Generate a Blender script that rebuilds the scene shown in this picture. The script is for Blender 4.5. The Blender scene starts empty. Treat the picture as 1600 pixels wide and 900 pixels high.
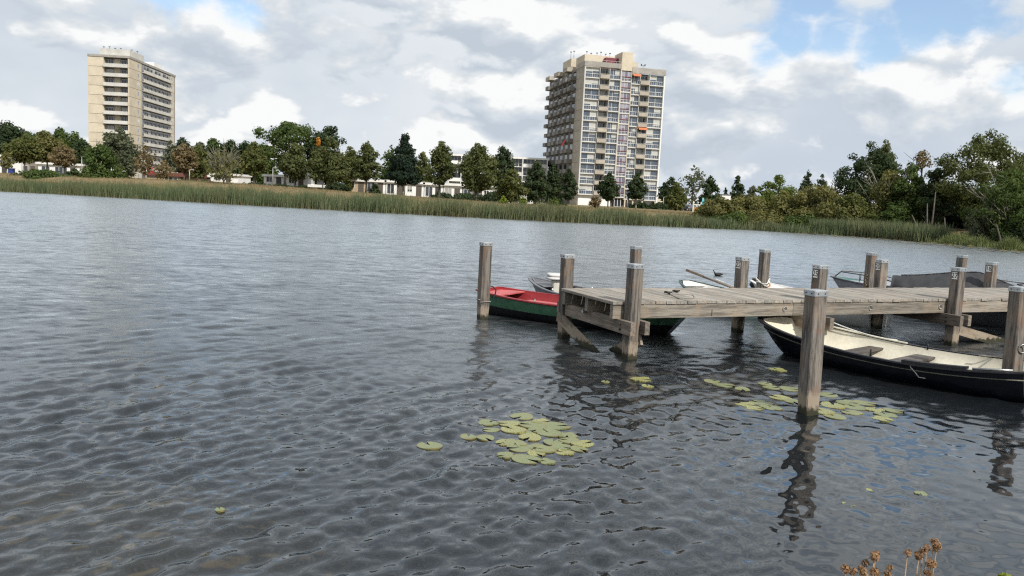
import bpy, bmesh, math, random
import numpy as np
from mathutils import Vector, Matrix

random.seed(7)
RNG = np.random.default_rng(7)
SC = bpy.context.scene
COL = SC.collection
R = math.radians

# ---------------------------------------------------------------- camera
FPX, EYE = 1280.0, 2.2                      # focal length in px of a 1600 px wide picture, eye height over the water
ROLL = math.atan(0.048)
PITCH = math.atan(141.0 * math.cos(ROLL) / FPX)
_fw = Vector((0, math.cos(PITCH), -math.sin(PITCH)))
_r0 = Vector((1, 0, 0))
_u0 = _r0.cross(_fw)
_rt = _r0 * math.cos(ROLL) + _u0 * math.sin(ROLL)
_up = _u0 * math.cos(ROLL) - _r0 * math.sin(ROLL)
cam_d = bpy.data.cameras.new('camera')
cam = bpy.data.objects.new('camera', cam_d)
COL.objects.link(cam)
cam_d.sensor_width = 36.0
cam_d.lens = 36.0 * FPX / 1600.0
cam_d.clip_start = 0.05
cam_d.clip_end = 9000.0
cam.matrix_world = Matrix(((_rt.x, _up.x, -_fw.x, 0), (_rt.y, _up.y, -_fw.y, 0), (_rt.z, _up.z, -_fw.z, EYE), (0, 0, 0, 1)))
SC.camera = cam


def ray(x, y):
    return _fw + _rt * ((x - 800) / FPX) + _up * ((450 - y) / FPX)


def at_z(x, y, z=0.0):
    d = ray(x, y)
    return Vector((0, 0, EYE)) + d * ((z - EYE) / d.z)


def at_y(x, y, Y):
    d = ray(x, y)
    return Vector((0, 0, EYE)) + d * (Y / d.y)


# ---------------------------------------------------------------- world, sun, exposure
SUN_EL, SUN_AZ = R(42), R(146)              # azimuth clockwise from +Y: the sun stands behind the camera, to its right
sun_dir = Vector((math.sin(SUN_AZ) * math.cos(SUN_EL), math.cos(SUN_AZ) * math.cos(SUN_EL), math.sin(SUN_EL)))
sun_d = bpy.data.lights.new('sun', 'SUN')
sun_d.energy = 3.3
sun_d.angle = R(2.0)
sun_d.color = (1.0, 0.95, 0.87)
sun = bpy.data.objects.new('sun', sun_d)
COL.objects.link(sun)
sun.rotation_euler = (-sun_dir).to_track_quat('-Z', 'Y').to_euler()
sun.location = (0, -20, 40)

SC.view_settings.view_transform = 'Standard'
SC.view_settings.look = 'None'
SC.view_settings.exposure = 0.42
SC.view_settings.gamma = 1.0
SC.view_settings.use_curve_mapping = False
SC.cycles.use_denoising = False
SC.cycles.pixel_filter_type = 'BLACKMAN_HARRIS'
SC.cycles.filter_width = 1.25
SC.cycles.max_bounces = 6
SC.cycles.diffuse_bounces = 3
SC.cycles.glossy_bounces = 3
SC.cycles.transmission_bounces = 4
SC.cycles.transparent_max_bounces = 8
SC.cycles.caustics_reflective = False
SC.cycles.caustics_refractive = False
SC.cycles.sample_clamp_indirect = 6.0


class NT:
    """small helper round a node tree"""
    def __init__(s, tree):
        s.t = tree
        s.n = tree.nodes
        s.l = tree.links

    def new(s, typ, **kw):
        n = s.n.new(typ)
        for k, v in kw.items():
            if k == 'ins':
                for i, val in v.items():
                    if hasattr(val, 'is_output'):
                        s.l.new(val, n.inputs[i])
                    else:
                        n.inputs[i].default_value = val
            else:
                setattr(n, k, v)
        return n

    def math(s, op, a, b=0.0, c=None, clamp=False):
        n = s.new('ShaderNodeMath', operation=op, use_clamp=clamp, ins={0: a, 1: b})
        if c is not None:
            if hasattr(c, 'is_output'):
                s.l.new(c, n.inputs[2])
            else:
                n.inputs[2].default_value = c
        return n.outputs[0]

    def vmath(s, op, a, b=(0, 0, 0)):
        n = s.new('ShaderNodeVectorMath', operation=op, ins={0: a, 1: b})
        return n.outputs['Value'] if op in ('DOT_PRODUCT', 'LENGTH', 'DISTANCE') else n.outputs[0]

    def mix(s, f, a, b, blend='MIX'):
        n = s.new('ShaderNodeMix', data_type='RGBA', blend_type=blend)
        for sock, v in ((n.inputs[0], f), (n.inputs[6], a), (n.inputs[7], b)):
            if hasattr(v, 'is_output'):
                s.l.new(v, sock)
            else:
                sock.default_value = v if not isinstance(v, tuple) or len(v) == 4 else (*v, 1)
        return n.outputs[2]

    def ramp(s, f, lo, hi, a=0.0, b=1.0, smooth=True):
        n = s.new('ShaderNodeMapRange', interpolation_type='SMOOTHSTEP' if smooth else 'LINEAR', ins={0: f, 1: lo, 2: hi, 3: a, 4: b})
        return n.outputs[0]

    def noise(s, vec, scale, detail=3.0, rough=0.5, dist=0.0, lac=2.0):
        n = s.new('ShaderNodeTexNoise', ins={'Vector': vec, 'Scale': scale, 'Detail': detail, 'Roughness': rough, 'Distortion': dist, 'Lacunarity': lac})
        return n.outputs[0]


W = bpy.data.worlds.new('World')
SC.world = W
W.use_nodes = True
W.node_tree.nodes.clear()
w = NT(W.node_tree)
tc = w.new('ShaderNodeTexCoord')
dirv = tc.outputs['Generated']
sky = w.new('ShaderNodeTexSky', sky_type='NISHITA', sun_disc=False, sun_elevation=SUN_EL, sun_rotation=SUN_AZ, altitude=0.0, air_density=1.0, dust_density=0.4, ozone_density=2.0)
skyc = w.mix(1.0, sky.outputs[0], (0.12, 0.12, 0.12), 'MULTIPLY')
# cumulus deck: noise in direction space, flattened towards the horizon; a second sample shifted
# towards the light gives bright tops and grey bases
flat = w.vmath('MULTIPLY', dirv, (1.0, 1.0, 1.9))
flat = w.vmath('ADD', flat, (3.7, 1.3, 0.35))
warp = w.new('ShaderNodeTexNoise', ins={'Vector': flat, 'Scale': 3.0, 'Detail': 2.0, 'Roughness': 0.5})
wv = w.vmath('SUBTRACT', warp.outputs['Color'], (0.5, 0.5, 0.5))
p0 = w.vmath('ADD', flat, w.vmath('MULTIPLY', wv, (0.11, 0.11, 0.11)))


def billow(v, sc, det):
    """rounded puffs with creases between them"""
    n = w.new('ShaderNodeTexNoise', noise_type='RIDGED_MULTIFRACTAL', normalize=True, ins={'Vector': v, 'Scale': sc, 'Detail': det, 'Roughness': 0.5, 'Lacunarity': 2.1, 'Offset': 0.9, 'Gain': 1.2})
    return n.outputs[0]


def density(v, det):
    n = w.noise(v, 4.4, det, 0.60)
    return w.math('MULTIPLY_ADD', billow(v, 7.5, det - 2.0), -BILLOW, n)


BILLOW = 0.16
d0 = density(p0, 8.0)
d1 = density(w.vmath('ADD', p0, (0.010, -0.014, 0.042)), 5.0)
big = w.noise(flat, 1.7, 2.0, 0.5)
relief = w.math('SUBTRACT', d0, d1)
# soft grey veil at the back
veil = w.mix(w.ramp(w.noise(w.vmath('ADD', flat, (5.0, 2.0, 1.0)), 2.6, 4.0, 0.55), 0.34, 0.66), (0.435, 0.487, 0.555), (0.575, 0.61, 0.64))
# heaps in front: lit rims, shaded bellies
lit = w.math('MULTIPLY_ADD', relief, 4.2, 0.50)
lit = w.math('ADD', lit, w.math('MULTIPLY', w.math('SUBTRACT', big, 0.5), 0.9), clamp=True)
cloud = w.new('ShaderNodeValToRGB', ins={0: lit})
cr = cloud.color_ramp
cr.elements[0].position = 0.08
cr.elements[0].color = (0.405, 0.455, 0.515, 1)
cr.elements[1].position = 0.88
cr.elements[1].color = (0.72, 0.725, 0.725, 1)
e = cr.elements.new(0.40)
e.color = (0.475, 0.520, 0.570, 1)
e = cr.elements.new(0.62)
e.color = (0.555, 0.585, 0.61, 1)
heap = w.ramp(d0, 0.305, 0.385)
deck = w.mix(heap, veil, cloud.outputs[0])
# openings in the deck
hole = None
for (hx, hy, rad, amt) in [(290, -5, 0.055, 0.44), (365, 14, 0.050, 0.44), (1190, 92, 0.046, 0.44), (1235, 55, 0.046, 0.44), (1300, 62, 0.044, 0.44), (1370, 68, 0.046, 0.42), (1440, 42, 0.046, 0.42), (1500, 15, 0.050, 0.42), (1580, 132, 0.030, 0.34), (1260, 0, 0.045, 0.40)]:
    hd = ray(hx, hy).normalized()
    dist = w.vmath('DISTANCE', w.vmath('NORMALIZE', dirv), tuple(hd))
    g = w.ramp(dist, 0.0, rad * 1.75, amt, 0.0)
    hole = g if hole is None else w.math('MAXIMUM', hole, g)
rag = w.math('MULTIPLY_ADD', w.math('SUBTRACT', w.noise(p0, 9.0, 6.0, 0.6), 0.5), 0.55, d0)
cover = w.ramp(w.math('SUBTRACT', rag, hole), -0.05, 0.17, 0.12, 1.0)
full = w.mix(cover, skyc, deck)
# below the horizon: plain haze colour
up = w.new('ShaderNodeSeparateXYZ', ins={0: dirv}).outputs[2]
full = w.mix(w.ramp(up, -0.06, 0.0, 1.0, 0.0), full, (0.24, 0.26, 0.26))
bg = w.new('ShaderNodeBackground', ins={0: full, 1: 1.0})
wo = w.new('ShaderNodeOutputWorld', ins={0: bg.outputs[0]})

# ---------------------------------------------------------------- materials
MATS = {}


def material(name):
    m = bpy.data.materials.new(name)
    m.use_nodes = True
    m.node_tree.nodes.clear()
    MATS[name] = m
    t = NT(m.node_tree)
    t.out = t.new('ShaderNodeOutputMaterial')
    return m, t


def principled(t, color, rough=0.6, normal=None, metallic=0.0, spec=0.4, **kw):
    ins = {'Base Color': color if hasattr(color, 'is_output') else (*color[:3], 1), 'Roughness': rough, 'Metallic': metallic, 'Specular IOR Level': spec}
    ins.update(kw)
    if normal is not None:
        ins['Normal'] = normal
    b = t.new('ShaderNodeBsdfPrincipled', ins=ins)
    t.l.new(b.outputs[0], t.out.inputs[0])
    return b


def pos(t, kind='Object'):
    if kind == 'World':
        return t.new('ShaderNodeNewGeometry').outputs['Position']
    return t.new('ShaderNodeTexCoord').outputs[kind]


def rnd(t):
    return t.new('ShaderNodeObjectInfo').outputs['Random']


def bump(t, h, strength=0.3, dist=0.01):
    return t.new('ShaderNodeBump', ins={'Height': h, 'Strength': strength, 'Distance': dist}).outputs[0]


def simple(name, color, rough=0.6, var=0.12, scale=6.0, metallic=0.0, spec=0.4, per_object=0.0, bumps=0.0):
    """a plain surface with soft mottling, a little grime and per-object variation"""
    m, t = material(name)
    p = pos(t)
    off = t.vmath('ADD', p, t.new('ShaderNodeCombineXYZ', ins={0: t.math('MULTIPLY', rnd(t), 37.0)}).outputs[0])
    n1 = t.noise(off, scale, 5.0, 0.6)
    n2 = t.noise(off, scale * 7, 3.0, 0.6)
    f = t.math('ADD', t.math('MULTIPLY', n1, 0.65), t.math('MULTIPLY', n2, 0.35))
    c0 = tuple(v * (1 - var * 2) for v in color)
    c1 = tuple(min(1, v * (1 + var * 1.6)) for v in color)
    c = t.mix(t.ramp(f, 0.25, 0.75), c0, c1)
    if per_object:
        k = t.math('MULTIPLY_ADD', rnd(t), per_object * 2, 1 - per_object)
        c = t.mix(1.0, c, t.new('ShaderNodeCombineColor', ins={0: k, 1: k, 2: k}).outputs[0], 'MULTIPLY')
    nr = bump(t, n2, bumps, 0.01) if bumps else None
    principled(t, c, rough, nr, metallic, spec)
    return m


def wood(name, base, dark, axis=2, wet=False, rough=0.8):
    """weathered timber, grain along one local axis; optional stains where it stands in the water"""
    m, t = material(name)
    p = pos(t)
    off = t.new('ShaderNodeCombineXYZ', ins={0: t.math('MULTIPLY', rnd(t), 17.0), 1: t.math('MULTIPLY', rnd(t), 31.0), 2: t.math('MULTIPLY', rnd(t), 53.0)}).outputs[0]
    st = [9.0, 9.0, 9.0]
    st[axis] = 0.55
    q = t.vmath('ADD', t.vmath('MULTIPLY', p, tuple(st)), off)
    g1 = t.noise(q, 2.2, 5.0, 0.65, 0.6)
    g2 = t.noise(q, 9.0, 4.0, 0.7, 0.3)
    blot = t.noise(t.vmath('ADD', p, off), 3.0, 4.0, 0.6)
    f = t.math('ADD', t.math('MULTIPLY', g1, 0.6), t.math('MULTIPLY', g2, 0.4))
    c = t.mix(t.ramp(f, 0.40, 0.60), dark, base)
    c = t.mix(t.ramp(blot, 0.42, 0.72, 0.0, 0.45), c, tuple(v * k for v, k in zip(base, (1.18, 0.98, 0.80))))
    crack = t.ramp(g2, 0.30, 0.36, 1.0, 0.0)
    c = t.mix(t.math('MULTIPLY', crack, 0.6), c, tuple(v * 0.35 for v in dark))
    k = t.math('MULTIPLY_ADD', rnd(t), 0.36, 0.82)
    c = t.mix(1.0, c, t.new('ShaderNodeCombineColor', ins={0: k, 1: k, 2: k}).outputs[0], 'MULTIPLY')
    if wet:
        z = t.new('ShaderNodeSeparateXYZ', ins={0: pos(t, 'World')}).outputs[2]
        zz = t.math('ADD', z, t.math('MULTIPLY', t.math('SUBTRACT', t.noise(p, 16.0, 3.0), 0.5), 0.16))
        stain = t.ramp(t.noise(t.vmath('ADD', p, off), 4.5, 3.0, 0.5), 0.56, 0.66)
        c = t.mix(t.math('MULTIPLY', stain, 0.45), c, (0.20, 0.125, 0.085))
        pale = t.math('MULTIPLY', t.ramp(zz, 0.20, 0.27, 1.0, 0.0), t.ramp(t.noise(q, 6.0, 4.0, 0.7), 0.30, 0.5))
        c = t.mix(t.math('MULTIPLY', pale, 0.85), c, (0.34, 0.28, 0.21))
        c = t.mix(t.ramp(zz, 0.05, 0.11, 0.94, 0.0), c, (0.022, 0.024, 0.012))
    h = t.math('ADD', g1, t.math('MULTIPLY', g2, 0.7))
    principled(t, c, rough, bump(t, h, 0.55, 0.006), 0.0, 0.25)
    return m


wood('post_wood', (0.205, 0.185, 0.163), (0.056, 0.051, 0.047), 2, wet=True)
wood('deck_wood', (0.36, 0.337, 0.30), (0.185, 0.172, 0.152), 1)
wood('beam_wood', (0.30, 0.272, 0.23), (0.135, 0.12, 0.10), 0)
wood('cross_wood', (0.25, 0.215, 0.18), (0.11, 0.092, 0.075), 1)
wood('brace_wood', (0.26, 0.225, 0.18), (0.12, 0.10, 0.08), 0, wet=True)
wood('thwart_wood', (0.125, 0.115, 0.105), (0.05, 0.045, 0.042), 1, rough=0.6)
wood('oar_wood', (0.20, 0.16, 0.125), (0.10, 0.08, 0.065), 0)
simple('zinc', (0.46, 0.48, 0.49), 0.42, 0.16, 14.0, 0.75, 0.5)
simple('steel', (0.35, 0.35, 0.34), 0.38, 0.2, 30.0, 0.85, 0.5)
simple('dark_iron', (0.06, 0.058, 0.055), 0.55, 0.2, 30.0, 0.6)
simple('bolt_steel', (0.10, 0.10, 0.10), 0.5, 0.2, 40.0, 0.6)
simple('plate_white', (0.78, 0.78, 0.75), 0.45, 0.05, 20.0)
simple('plate_black', (0.015, 0.015, 0.015), 0.5, 0.05)
simple('rope_grey', (0.30, 0.28, 0.25), 0.85, 0.25, 40.0, bumps=0.4)
simple('rope_dark', (0.05, 0.045, 0.045), 0.85, 0.25, 40.0, bumps=0.4)
simple('rope_white', (0.66, 0.65, 0.60), 0.85, 0.15, 40.0, bumps=0.4)
simple('paint_red', (0.30, 0.028, 0.034), 0.42, 0.16, 5.0)
simple('paint_red_faded', (0.52, 0.105, 0.105), 0.5, 0.16, 6.0)
simple('paint_green', (0.085, 0.205, 0.125), 0.40, 0.2, 5.0)
simple('paint_black', (0.0065, 0.008, 0.013), 0.22, 0.25, 4.0, spec=0.5)
simple('paint_tar', (0.010, 0.010, 0.012), 0.5, 0.25, 6.0)
simple('paint_cream', (0.64, 0.60, 0.49), 0.5, 0.10, 3.0)
simple('paint_grey', (0.155, 0.16, 0.175), 0.5, 0.12, 5.0)
simple('paint_grey_light', (0.36, 0.36, 0.39), 0.45, 0.12, 5.0)
simple('paint_white', (0.74, 0.73, 0.70), 0.4, 0.07, 4.0)
simple('paint_offwhite_floor', (0.55, 0.53, 0.47), 0.6, 0.12, 4.0)
simple('paint_darkgreen', (0.018, 0.05, 0.035), 0.4, 0.15, 6.0)
simple('paint_teal', (0.03, 0.20, 0.175), 0.4, 0.14, 5.0)
simple('rubber_black', (0.012, 0.012, 0.014), 0.6, 0.2, 12.0)
simple('gunwale_black', (0.020, 0.020, 0.024), 0.42, 0.3, 9.0)
simple('gunwale_line', (0.13, 0.125, 0.10), 0.5, 0.25, 12.0)
simple('cushion_white', (0.58, 0.575, 0.56), 0.7, 0.06, 8.0)
simple('canvas_grey', (0.042, 0.043, 0.047), 0.85, 0.16, 4.0, bumps=0.25)
simple('buoy_orange', (0.62, 0.20, 0.05), 0.5, 0.1)

# buildings
simple('concrete_beige', (0.56, 0.495, 0.385), 0.85, 0.09, 0.35, per_object=0.05)
simple('concrete_tan', (0.40, 0.36, 0.30), 0.85, 0.12, 0.5, per_object=0.06)
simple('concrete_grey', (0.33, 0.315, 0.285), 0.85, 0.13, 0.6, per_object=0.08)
simple('concrete_shaded', (0.205, 0.195, 0.18), 0.85, 0.15, 0.6, per_object=0.10)  # darker concrete for the tower's left flank, its shade put into the colour
simple('concrete_pale', (0.56, 0.55, 0.51), 0.8, 0.10, 0.4, per_object=0.05)
simple('frame_white', (0.74, 0.74, 0.71), 0.5, 0.06, 1.5)
simple('render_white', (0.78, 0.78, 0.76), 0.7, 0.05, 0.5, per_object=0.03)
simple('frame_dark', (0.06, 0.06, 0.062), 0.5, 0.1)
simple('panel_red', (0.17, 0.035, 0.05), 0.6, 0.1)
simple('fascia_red', (0.17, 0.060, 0.05), 0.7, 0.12, 0.6)
simple('awning_orange', (0.62, 0.20, 0.09), 0.8, 0.06, 2.0)
simple('brick_tan', (0.42, 0.33, 0.22), 0.85, 0.12, 2.0)
simple('brick_brown', (0.24, 0.215, 0.185), 0.85, 0.14, 2.0)
simple('roof_grey', (0.16, 0.16, 0.16), 0.9, 0.15, 1.0)
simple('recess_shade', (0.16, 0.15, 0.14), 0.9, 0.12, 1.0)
simple('door_brown', (0.10, 0.085, 0.07), 0.6, 0.1)
simple('lamp_metal', (0.38, 0.38, 0.37), 0.5, 0.1, 3.0, 0.4)
simple('car_dark', (0.018, 0.022, 0.035), 0.25, 0.1, 2.0, spec=0.6)
simple('car_grey', (0.12, 0.13, 0.145), 0.25, 0.1, 2.0, spec=0.6)
simple('car_blue', (0.03, 0.05, 0.11), 0.25, 0.1, 2.0, spec=0.6)
simple('tyre', (0.015, 0.015, 0.015), 0.8, 0.1)
simple('banner_cyan', (0.10, 0.47, 0.58), 0.7, 0.06, 2.0)
simple('flag_red', (0.55, 0.05, 0.05), 0.8, 0.08, 2.0)
simple('crate_orange', (0.55, 0.25, 0.05), 0.7, 0.1)
simple('bin_blue', (0.03, 0.05, 0.20), 0.5, 0.1)
simple('bird_black', (0.012, 0.012, 0.014), 0.6, 0.2, 20.0)
simple('bird_beak', (0.72, 0.68, 0.62), 0.5, 0.05)


def glass(name, dark, curtain, bias):
    """window pane: a mirror-smooth coat over a dim room or a drawn curtain, one choice per pane"""
    m, t = material(name)
    r = rnd(t)
    r2 = t.math('FRACT', t.math('MULTIPLY', r, 13.7))
    p = pos(t)
    folds = t.noise(t.vmath('MULTIPLY', p, (6.0, 6.0, 0.2)), 1.5, 2.0)
    cur = t.mix(folds, tuple(v * 0.72 for v in curtain), curtain)
    room = t.mix(t.noise(p, 1.1, 2.0), tuple(v * 0.5 for v in dark), tuple(v * 1.7 for v in dark))
    z = t.new('ShaderNodeSeparateXYZ', ins={0: p}).outputs[2]
    drop = t.math('MULTIPLY_ADD', r2, 1.5, 0.3)
    has = t.math('LESS_THAN', r, bias)
    blind = t.math('MULTIPLY', has, t.math('GREATER_THAN', z, drop))
    c = t.mix(blind, room, cur)
    principled(t, c, 0.04, None, 0.0, 0.75)
    return m


glass('glass_tower', (0.075, 0.095, 0.125), (0.55, 0.55, 0.51), 0.42)
glass('glass_dark', (0.035, 0.040, 0.047), (0.40, 0.39, 0.36), 0.25)
glass('glass_stair', (0.13, 0.125, 0.17), (0.36, 0.35, 0.40), 0.55)


def leaf_mat(name, c0, c1, c2, trans=0.36):
    """foliage: three leaf colours picked per leaf, a little light through the blade"""
    m, t = material(name)
    a = t.new('ShaderNodeAttribute', attribute_name='tint').outputs['Fac']
    r = t.new('ShaderNodeValToRGB', ins={0: a})
    r.color_ramp.elements[0].color = (*c0, 1)
    r.color_ramp.elements[1].color = (*c2, 1)
    e = r.color_ramp.elements.new(0.5)
    e.color = (*c1, 1)
    df = t.new('ShaderNodeBsdfPrincipled', ins={'Base Color': r.outputs[0], 'Roughness': 0.65, 'Specular IOR Level': 0.12})
    tr = t.new('ShaderNodeBsdfTranslucent', ins={0: t.mix(1.0, r.outputs[0], (1.3, 1.25, 0.6), 'MULTIPLY')})
    mx = t.new('ShaderNodeMixShader', ins={0: trans, 1: df.outputs[0], 2: tr.outputs[0]})
    t.l.new(mx.outputs[0], t.out.inputs[0])
    return m


leaf_mat('leaf_green', (0.039, 0.063, 0.021), (0.075, 0.113, 0.033), (0.128, 0.164, 0.053))
leaf_mat('leaf_dark', (0.025, 0.040, 0.021), (0.046, 0.069, 0.032), (0.076, 0.101, 0.046))
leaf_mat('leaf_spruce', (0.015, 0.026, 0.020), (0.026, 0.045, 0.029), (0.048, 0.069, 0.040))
leaf_mat('leaf_olive', (0.060, 0.076, 0.025), (0.109, 0.124, 0.041), (0.167, 0.167, 0.062))
leaf_mat('leaf_bronze', (0.057, 0.074, 0.028), (0.103, 0.122, 0.047), (0.161, 0.163, 0.067))
leaf_mat('leaf_rust', (0.121, 0.098, 0.053), (0.190, 0.147, 0.081), (0.253, 0.201, 0.115))
leaf_mat('leaf_greyish', (0.067, 0.083, 0.053), (0.113, 0.131, 0.083), (0.164, 0.179, 0.113))
leaf_mat('leaf_willow', (0.090, 0.095, 0.036), (0.158, 0.158, 0.060), (0.239, 0.217, 0.093))
leaf_mat('leaf_lime', (0.101, 0.140, 0.025), (0.179, 0.224, 0.034), (0.269, 0.302, 0.056))
leaf_mat('leaf_bright', (0.062, 0.095, 0.022), (0.106, 0.146, 0.036), (0.157, 0.190, 0.056))
leaf_mat('leaf_orange', (0.336, 0.123, 0.022), (0.470, 0.213, 0.034), (0.504, 0.291, 0.056))
leaf_mat('seed_brown', (0.17, 0.095, 0.052), (0.28, 0.165, 0.09), (0.42, 0.29, 0.17), 0.2)
simple('bark', (0.10, 0.088, 0.072), 0.9, 0.25, 3.0)
simple('bark_pale', (0.24, 0.225, 0.17), 0.9, 0.2, 3.0)
simple('bark_dark', (0.045, 0.040, 0.034), 0.9, 0.25, 3.0)
simple('stem_dry', (0.28, 0.20, 0.12), 0.85, 0.2, 30.0)

# reeds: green blades over dry tan stems (colour by height on the blade), per-blade variation
m, t = material('reed')
a = t.new('ShaderNodeAttribute', attribute_name='tint').outputs['Fac']
hh = t.new('ShaderNodeAttribute', attribute_name='along').outputs['Fac']
gr = t.mix(a, (0.055, 0.080, 0.035), (0.150, 0.178, 0.090))
pt = t.ramp(t.noise(pos(t, 'World'), 0.16, 3.0, 0.6), 0.40, 0.62)
gr = t.mix(t.math('MULTIPLY', pt, 0.45), gr, t.mix(a, (0.085, 0.082, 0.036), (0.20, 0.18, 0.092)))
dry = t.mix(a, (0.16, 0.115, 0.055), (0.30, 0.225, 0.12))
c = t.mix(t.ramp(t.math('ADD', hh, t.math('MULTIPLY', t.math('SUBTRACT', a, 0.5), 0.35)), 0.02, 0.28), dry, gr)
c = t.mix(t.math('MULTIPLY', t.math('GREATER_THAN', a, 0.95), 0.6), c, (0.30, 0.24, 0.14))
principled(t, c, 0.6, None, 0.0, 0.2)
# short grass
m, t = material('dry_grass')
a = t.new('ShaderNodeAttribute', attribute_name='tint').outputs['Fac']
p = pos(t, 'World')
patch = t.noise(p, 0.07, 3.0)
c = t.mix(a, (0.15, 0.115, 0.058), (0.28, 0.22, 0.125))
c = t.mix(t.math('MULTIPLY', t.ramp(patch, 0.48, 0.62), 0.7), c, t.mix(a, (0.07, 0.085, 0.03), (0.17, 0.17, 0.07)))
principled(t, c, 0.8, None, 0.0, 0.15)
m, t = material('tussock')
a = t.new('ShaderNodeAttribute', attribute_name='tint').outputs['Fac']
c = t.mix(a, (0.075, 0.105, 0.030), (0.19, 0.215, 0.085))
principled(t, c, 0.65, None, 0.0, 0.2)
# ground under it
m, t = material('meadow')
p = pos(t, 'World')
n1 = t.noise(p, 0.06, 5.0, 0.6)
n2 = t.noise(p, 1.3, 5.0, 0.65)
c = t.mix(t.ramp(n2, 0.3, 0.7), (0.14, 0.105, 0.055), (0.25, 0.195, 0.11))
c = t.mix(t.math('MULTIPLY', t.ramp(n1, 0.50, 0.66), 0.65), c, (0.10, 0.105, 0.04))
zz = t.new('ShaderNodeSeparateXYZ', ins={0: p}).outputs[2]
c = t.mix(t.ramp(zz, 0.05, 0.5, 1.0, 0.0), c, (0.045, 0.038, 0.024))
principled(t, c, 0.95, bump(t, n2, 0.5, 0.1), 0.0, 0.1)
m, t = material('mud')
p = pos(t, 'World')
n1 = t.noise(p, 0.9, 5.0, 0.6)
n2 = t.noise(p, 9.0, 4.0, 0.65)
c = t.mix(t.ramp(n1, 0.3, 0.7), (0.15, 0.125, 0.08), (0.36, 0.305, 0.20))
c = t.mix(t.ramp(n2, 0.58, 0.70, 0.0, 0.7), c, (0.04, 0.034, 0.02))
zz = t.new('ShaderNodeSeparateXYZ', ins={0: p}).outputs[2]
c = t.mix(t.ramp(zz, -1.0, -0.35, 1.0, 0.0), c, (0.022, 0.024, 0.024))  # bed darkens with depth: light lost in the water, put into the colour
principled(t, c, 0.95, bump(t, n2, 0.5, 0.03), 0.0, 0.1)
simple('gravel_path', (0.30, 0.28, 0.25), 0.95, 0.15, 2.0)
# water: Fresnel mirror over a murky, slightly see-through body
m, t = material('lake_water')
p = pos(t, 'World')
fine = t.new('ShaderNodeAttribute', attribute_name='fine').outputs['Fac']
calm = t.new('ShaderNodeAttribute', attribute_name='calm').outputs['Fac']
mp = t.new('ShaderNodeMapping', ins={'Vector': p, 'Rotation': (0, 0, R(-28)), 'Scale': (0.6, 1.2, 1.0)}).outputs[0]
# ripples finer than the mesh: slopes taken straight from noise, so they hold at any distance
gust = t.ramp(t.noise(p, 0.07, 3.0, 0.5), 0.30, 0.70, 0.70, 1.20)


def slopes(sc, amp, det):
    n = t.new('ShaderNodeTexNoise', ins={'Vector': mp, 'Scale': sc, 'Detail': det, 'Roughness': 0.6, 'Distortion': 0.4})
    v = t.vmath('SUBTRACT', n.outputs['Color'], (0.5, 0.5, 0.5))
    return t.vmath('MULTIPLY', v, (amp * 0.75, amp, 0.0))


far_s = t.vmath('ADD', slopes(1.7, 0.42, 2.0), slopes(5.0, 0.60, 3.0))
k_far = t.math('MULTIPLY', fine, gust)
far_s = t.vmath('MULTIPLY', far_s, t.new('ShaderNodeCombineXYZ', ins={0: k_far, 1: k_far, 2: 0.0}).outputs[0])
k_near = t.math('MULTIPLY_ADD', calm, 0.9, -0.1)
near_s = t.vmath('MULTIPLY', slopes(9.0, 0.26, 1.5), t.new('ShaderNodeCombineXYZ', ins={0: k_near, 1: k_near, 2: 0.0}).outputs[0])
nrm = t.vmath('ADD', t.new('ShaderNodeNewGeometry').outputs['Normal'], t.vmath('ADD', far_s, near_s))
nrm = t.vmath('NORMALIZE', nrm)
fr = t.new('ShaderNodeFresnel', ins={'IOR': 1.62, 'Normal': nrm}).outputs[0]
gl = t.new('ShaderNodeBsdfAnisotropic', ins={'Color': (0.92, 0.97, 1.0, 1), 'Roughness': t.math('MULTIPLY_ADD', fine, 0.25, 0.02), 'Normal': nrm})
murk = t.new('ShaderNodeBsdfDiffuse', ins={'Color': (0.024, 0.030, 0.038, 1)})
thru = t.new('ShaderNodeBsdfTransparent', ins={'Color': (0.74, 0.69, 0.54, 1)})
body = t.new('ShaderNodeMixShader', ins={0: 0.72, 1: murk.outputs[0], 2: thru.outputs[0]})
ws = t.new('ShaderNodeMixShader', ins={0: fr, 1: body.outputs[0], 2: gl.outputs[0]})
t.l.new(ws.outputs[0], t.out.inputs[0])
# lily pads
m, t = material('lily_leaf')
p = pos(t)
r_ = rnd(t)
n1 = t.noise(t.vmath('ADD', p, t.new('ShaderNodeCombineXYZ', ins={0: t.math('MULTIPLY', r_, 50.0)}).outputs[0]), 9.0, 4.0, 0.6)
n2 = t.noise(p, 55.0, 3.0)
c = t.mix(t.ramp(n1, 0.3, 0.7), (0.12, 0.145, 0.055), (0.235, 0.255, 0.115))
c = t.mix(t.ramp(r_, 0.2, 0.9, 0.0, 0.5), c, (0.25, 0.235, 0.085))
rad = t.vmath('LENGTH', t.vmath('MULTIPLY', p, (1.0, 1.0, 0.0)))
rim = t.math('MULTIPLY', t.ramp(t.math('ADD', rad, t.math('MULTIPLY', n1, 0.25)), 0.98, 1.10), 0.55)
c = t.mix(rim, c, (0.20, 0.135, 0.05))
c = t.mix(t.math('MULTIPLY', t.math('GREATER_THAN', r_, 0.6), t.ramp(n1, 0.5, 0.62)), c, (0.42, 0.40, 0.12))
c = t.mix(t.ramp(n1, 0.70, 0.76, 0.0, 0.8), c, (0.20, 0.11, 0.04))
principled(t, c, 0.35, bump(t, n2, 0.12, 0.004), 0.0, 0.5)


# ---------------------------------------------------------------- mesh helpers
def tag(o, label=None, cat=None, group=None, kind=None):
    for k, v in (('label', label), ('category', cat), ('group', group), ('kind', kind)):
        if v:
            o[k] = v
    return o


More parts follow.
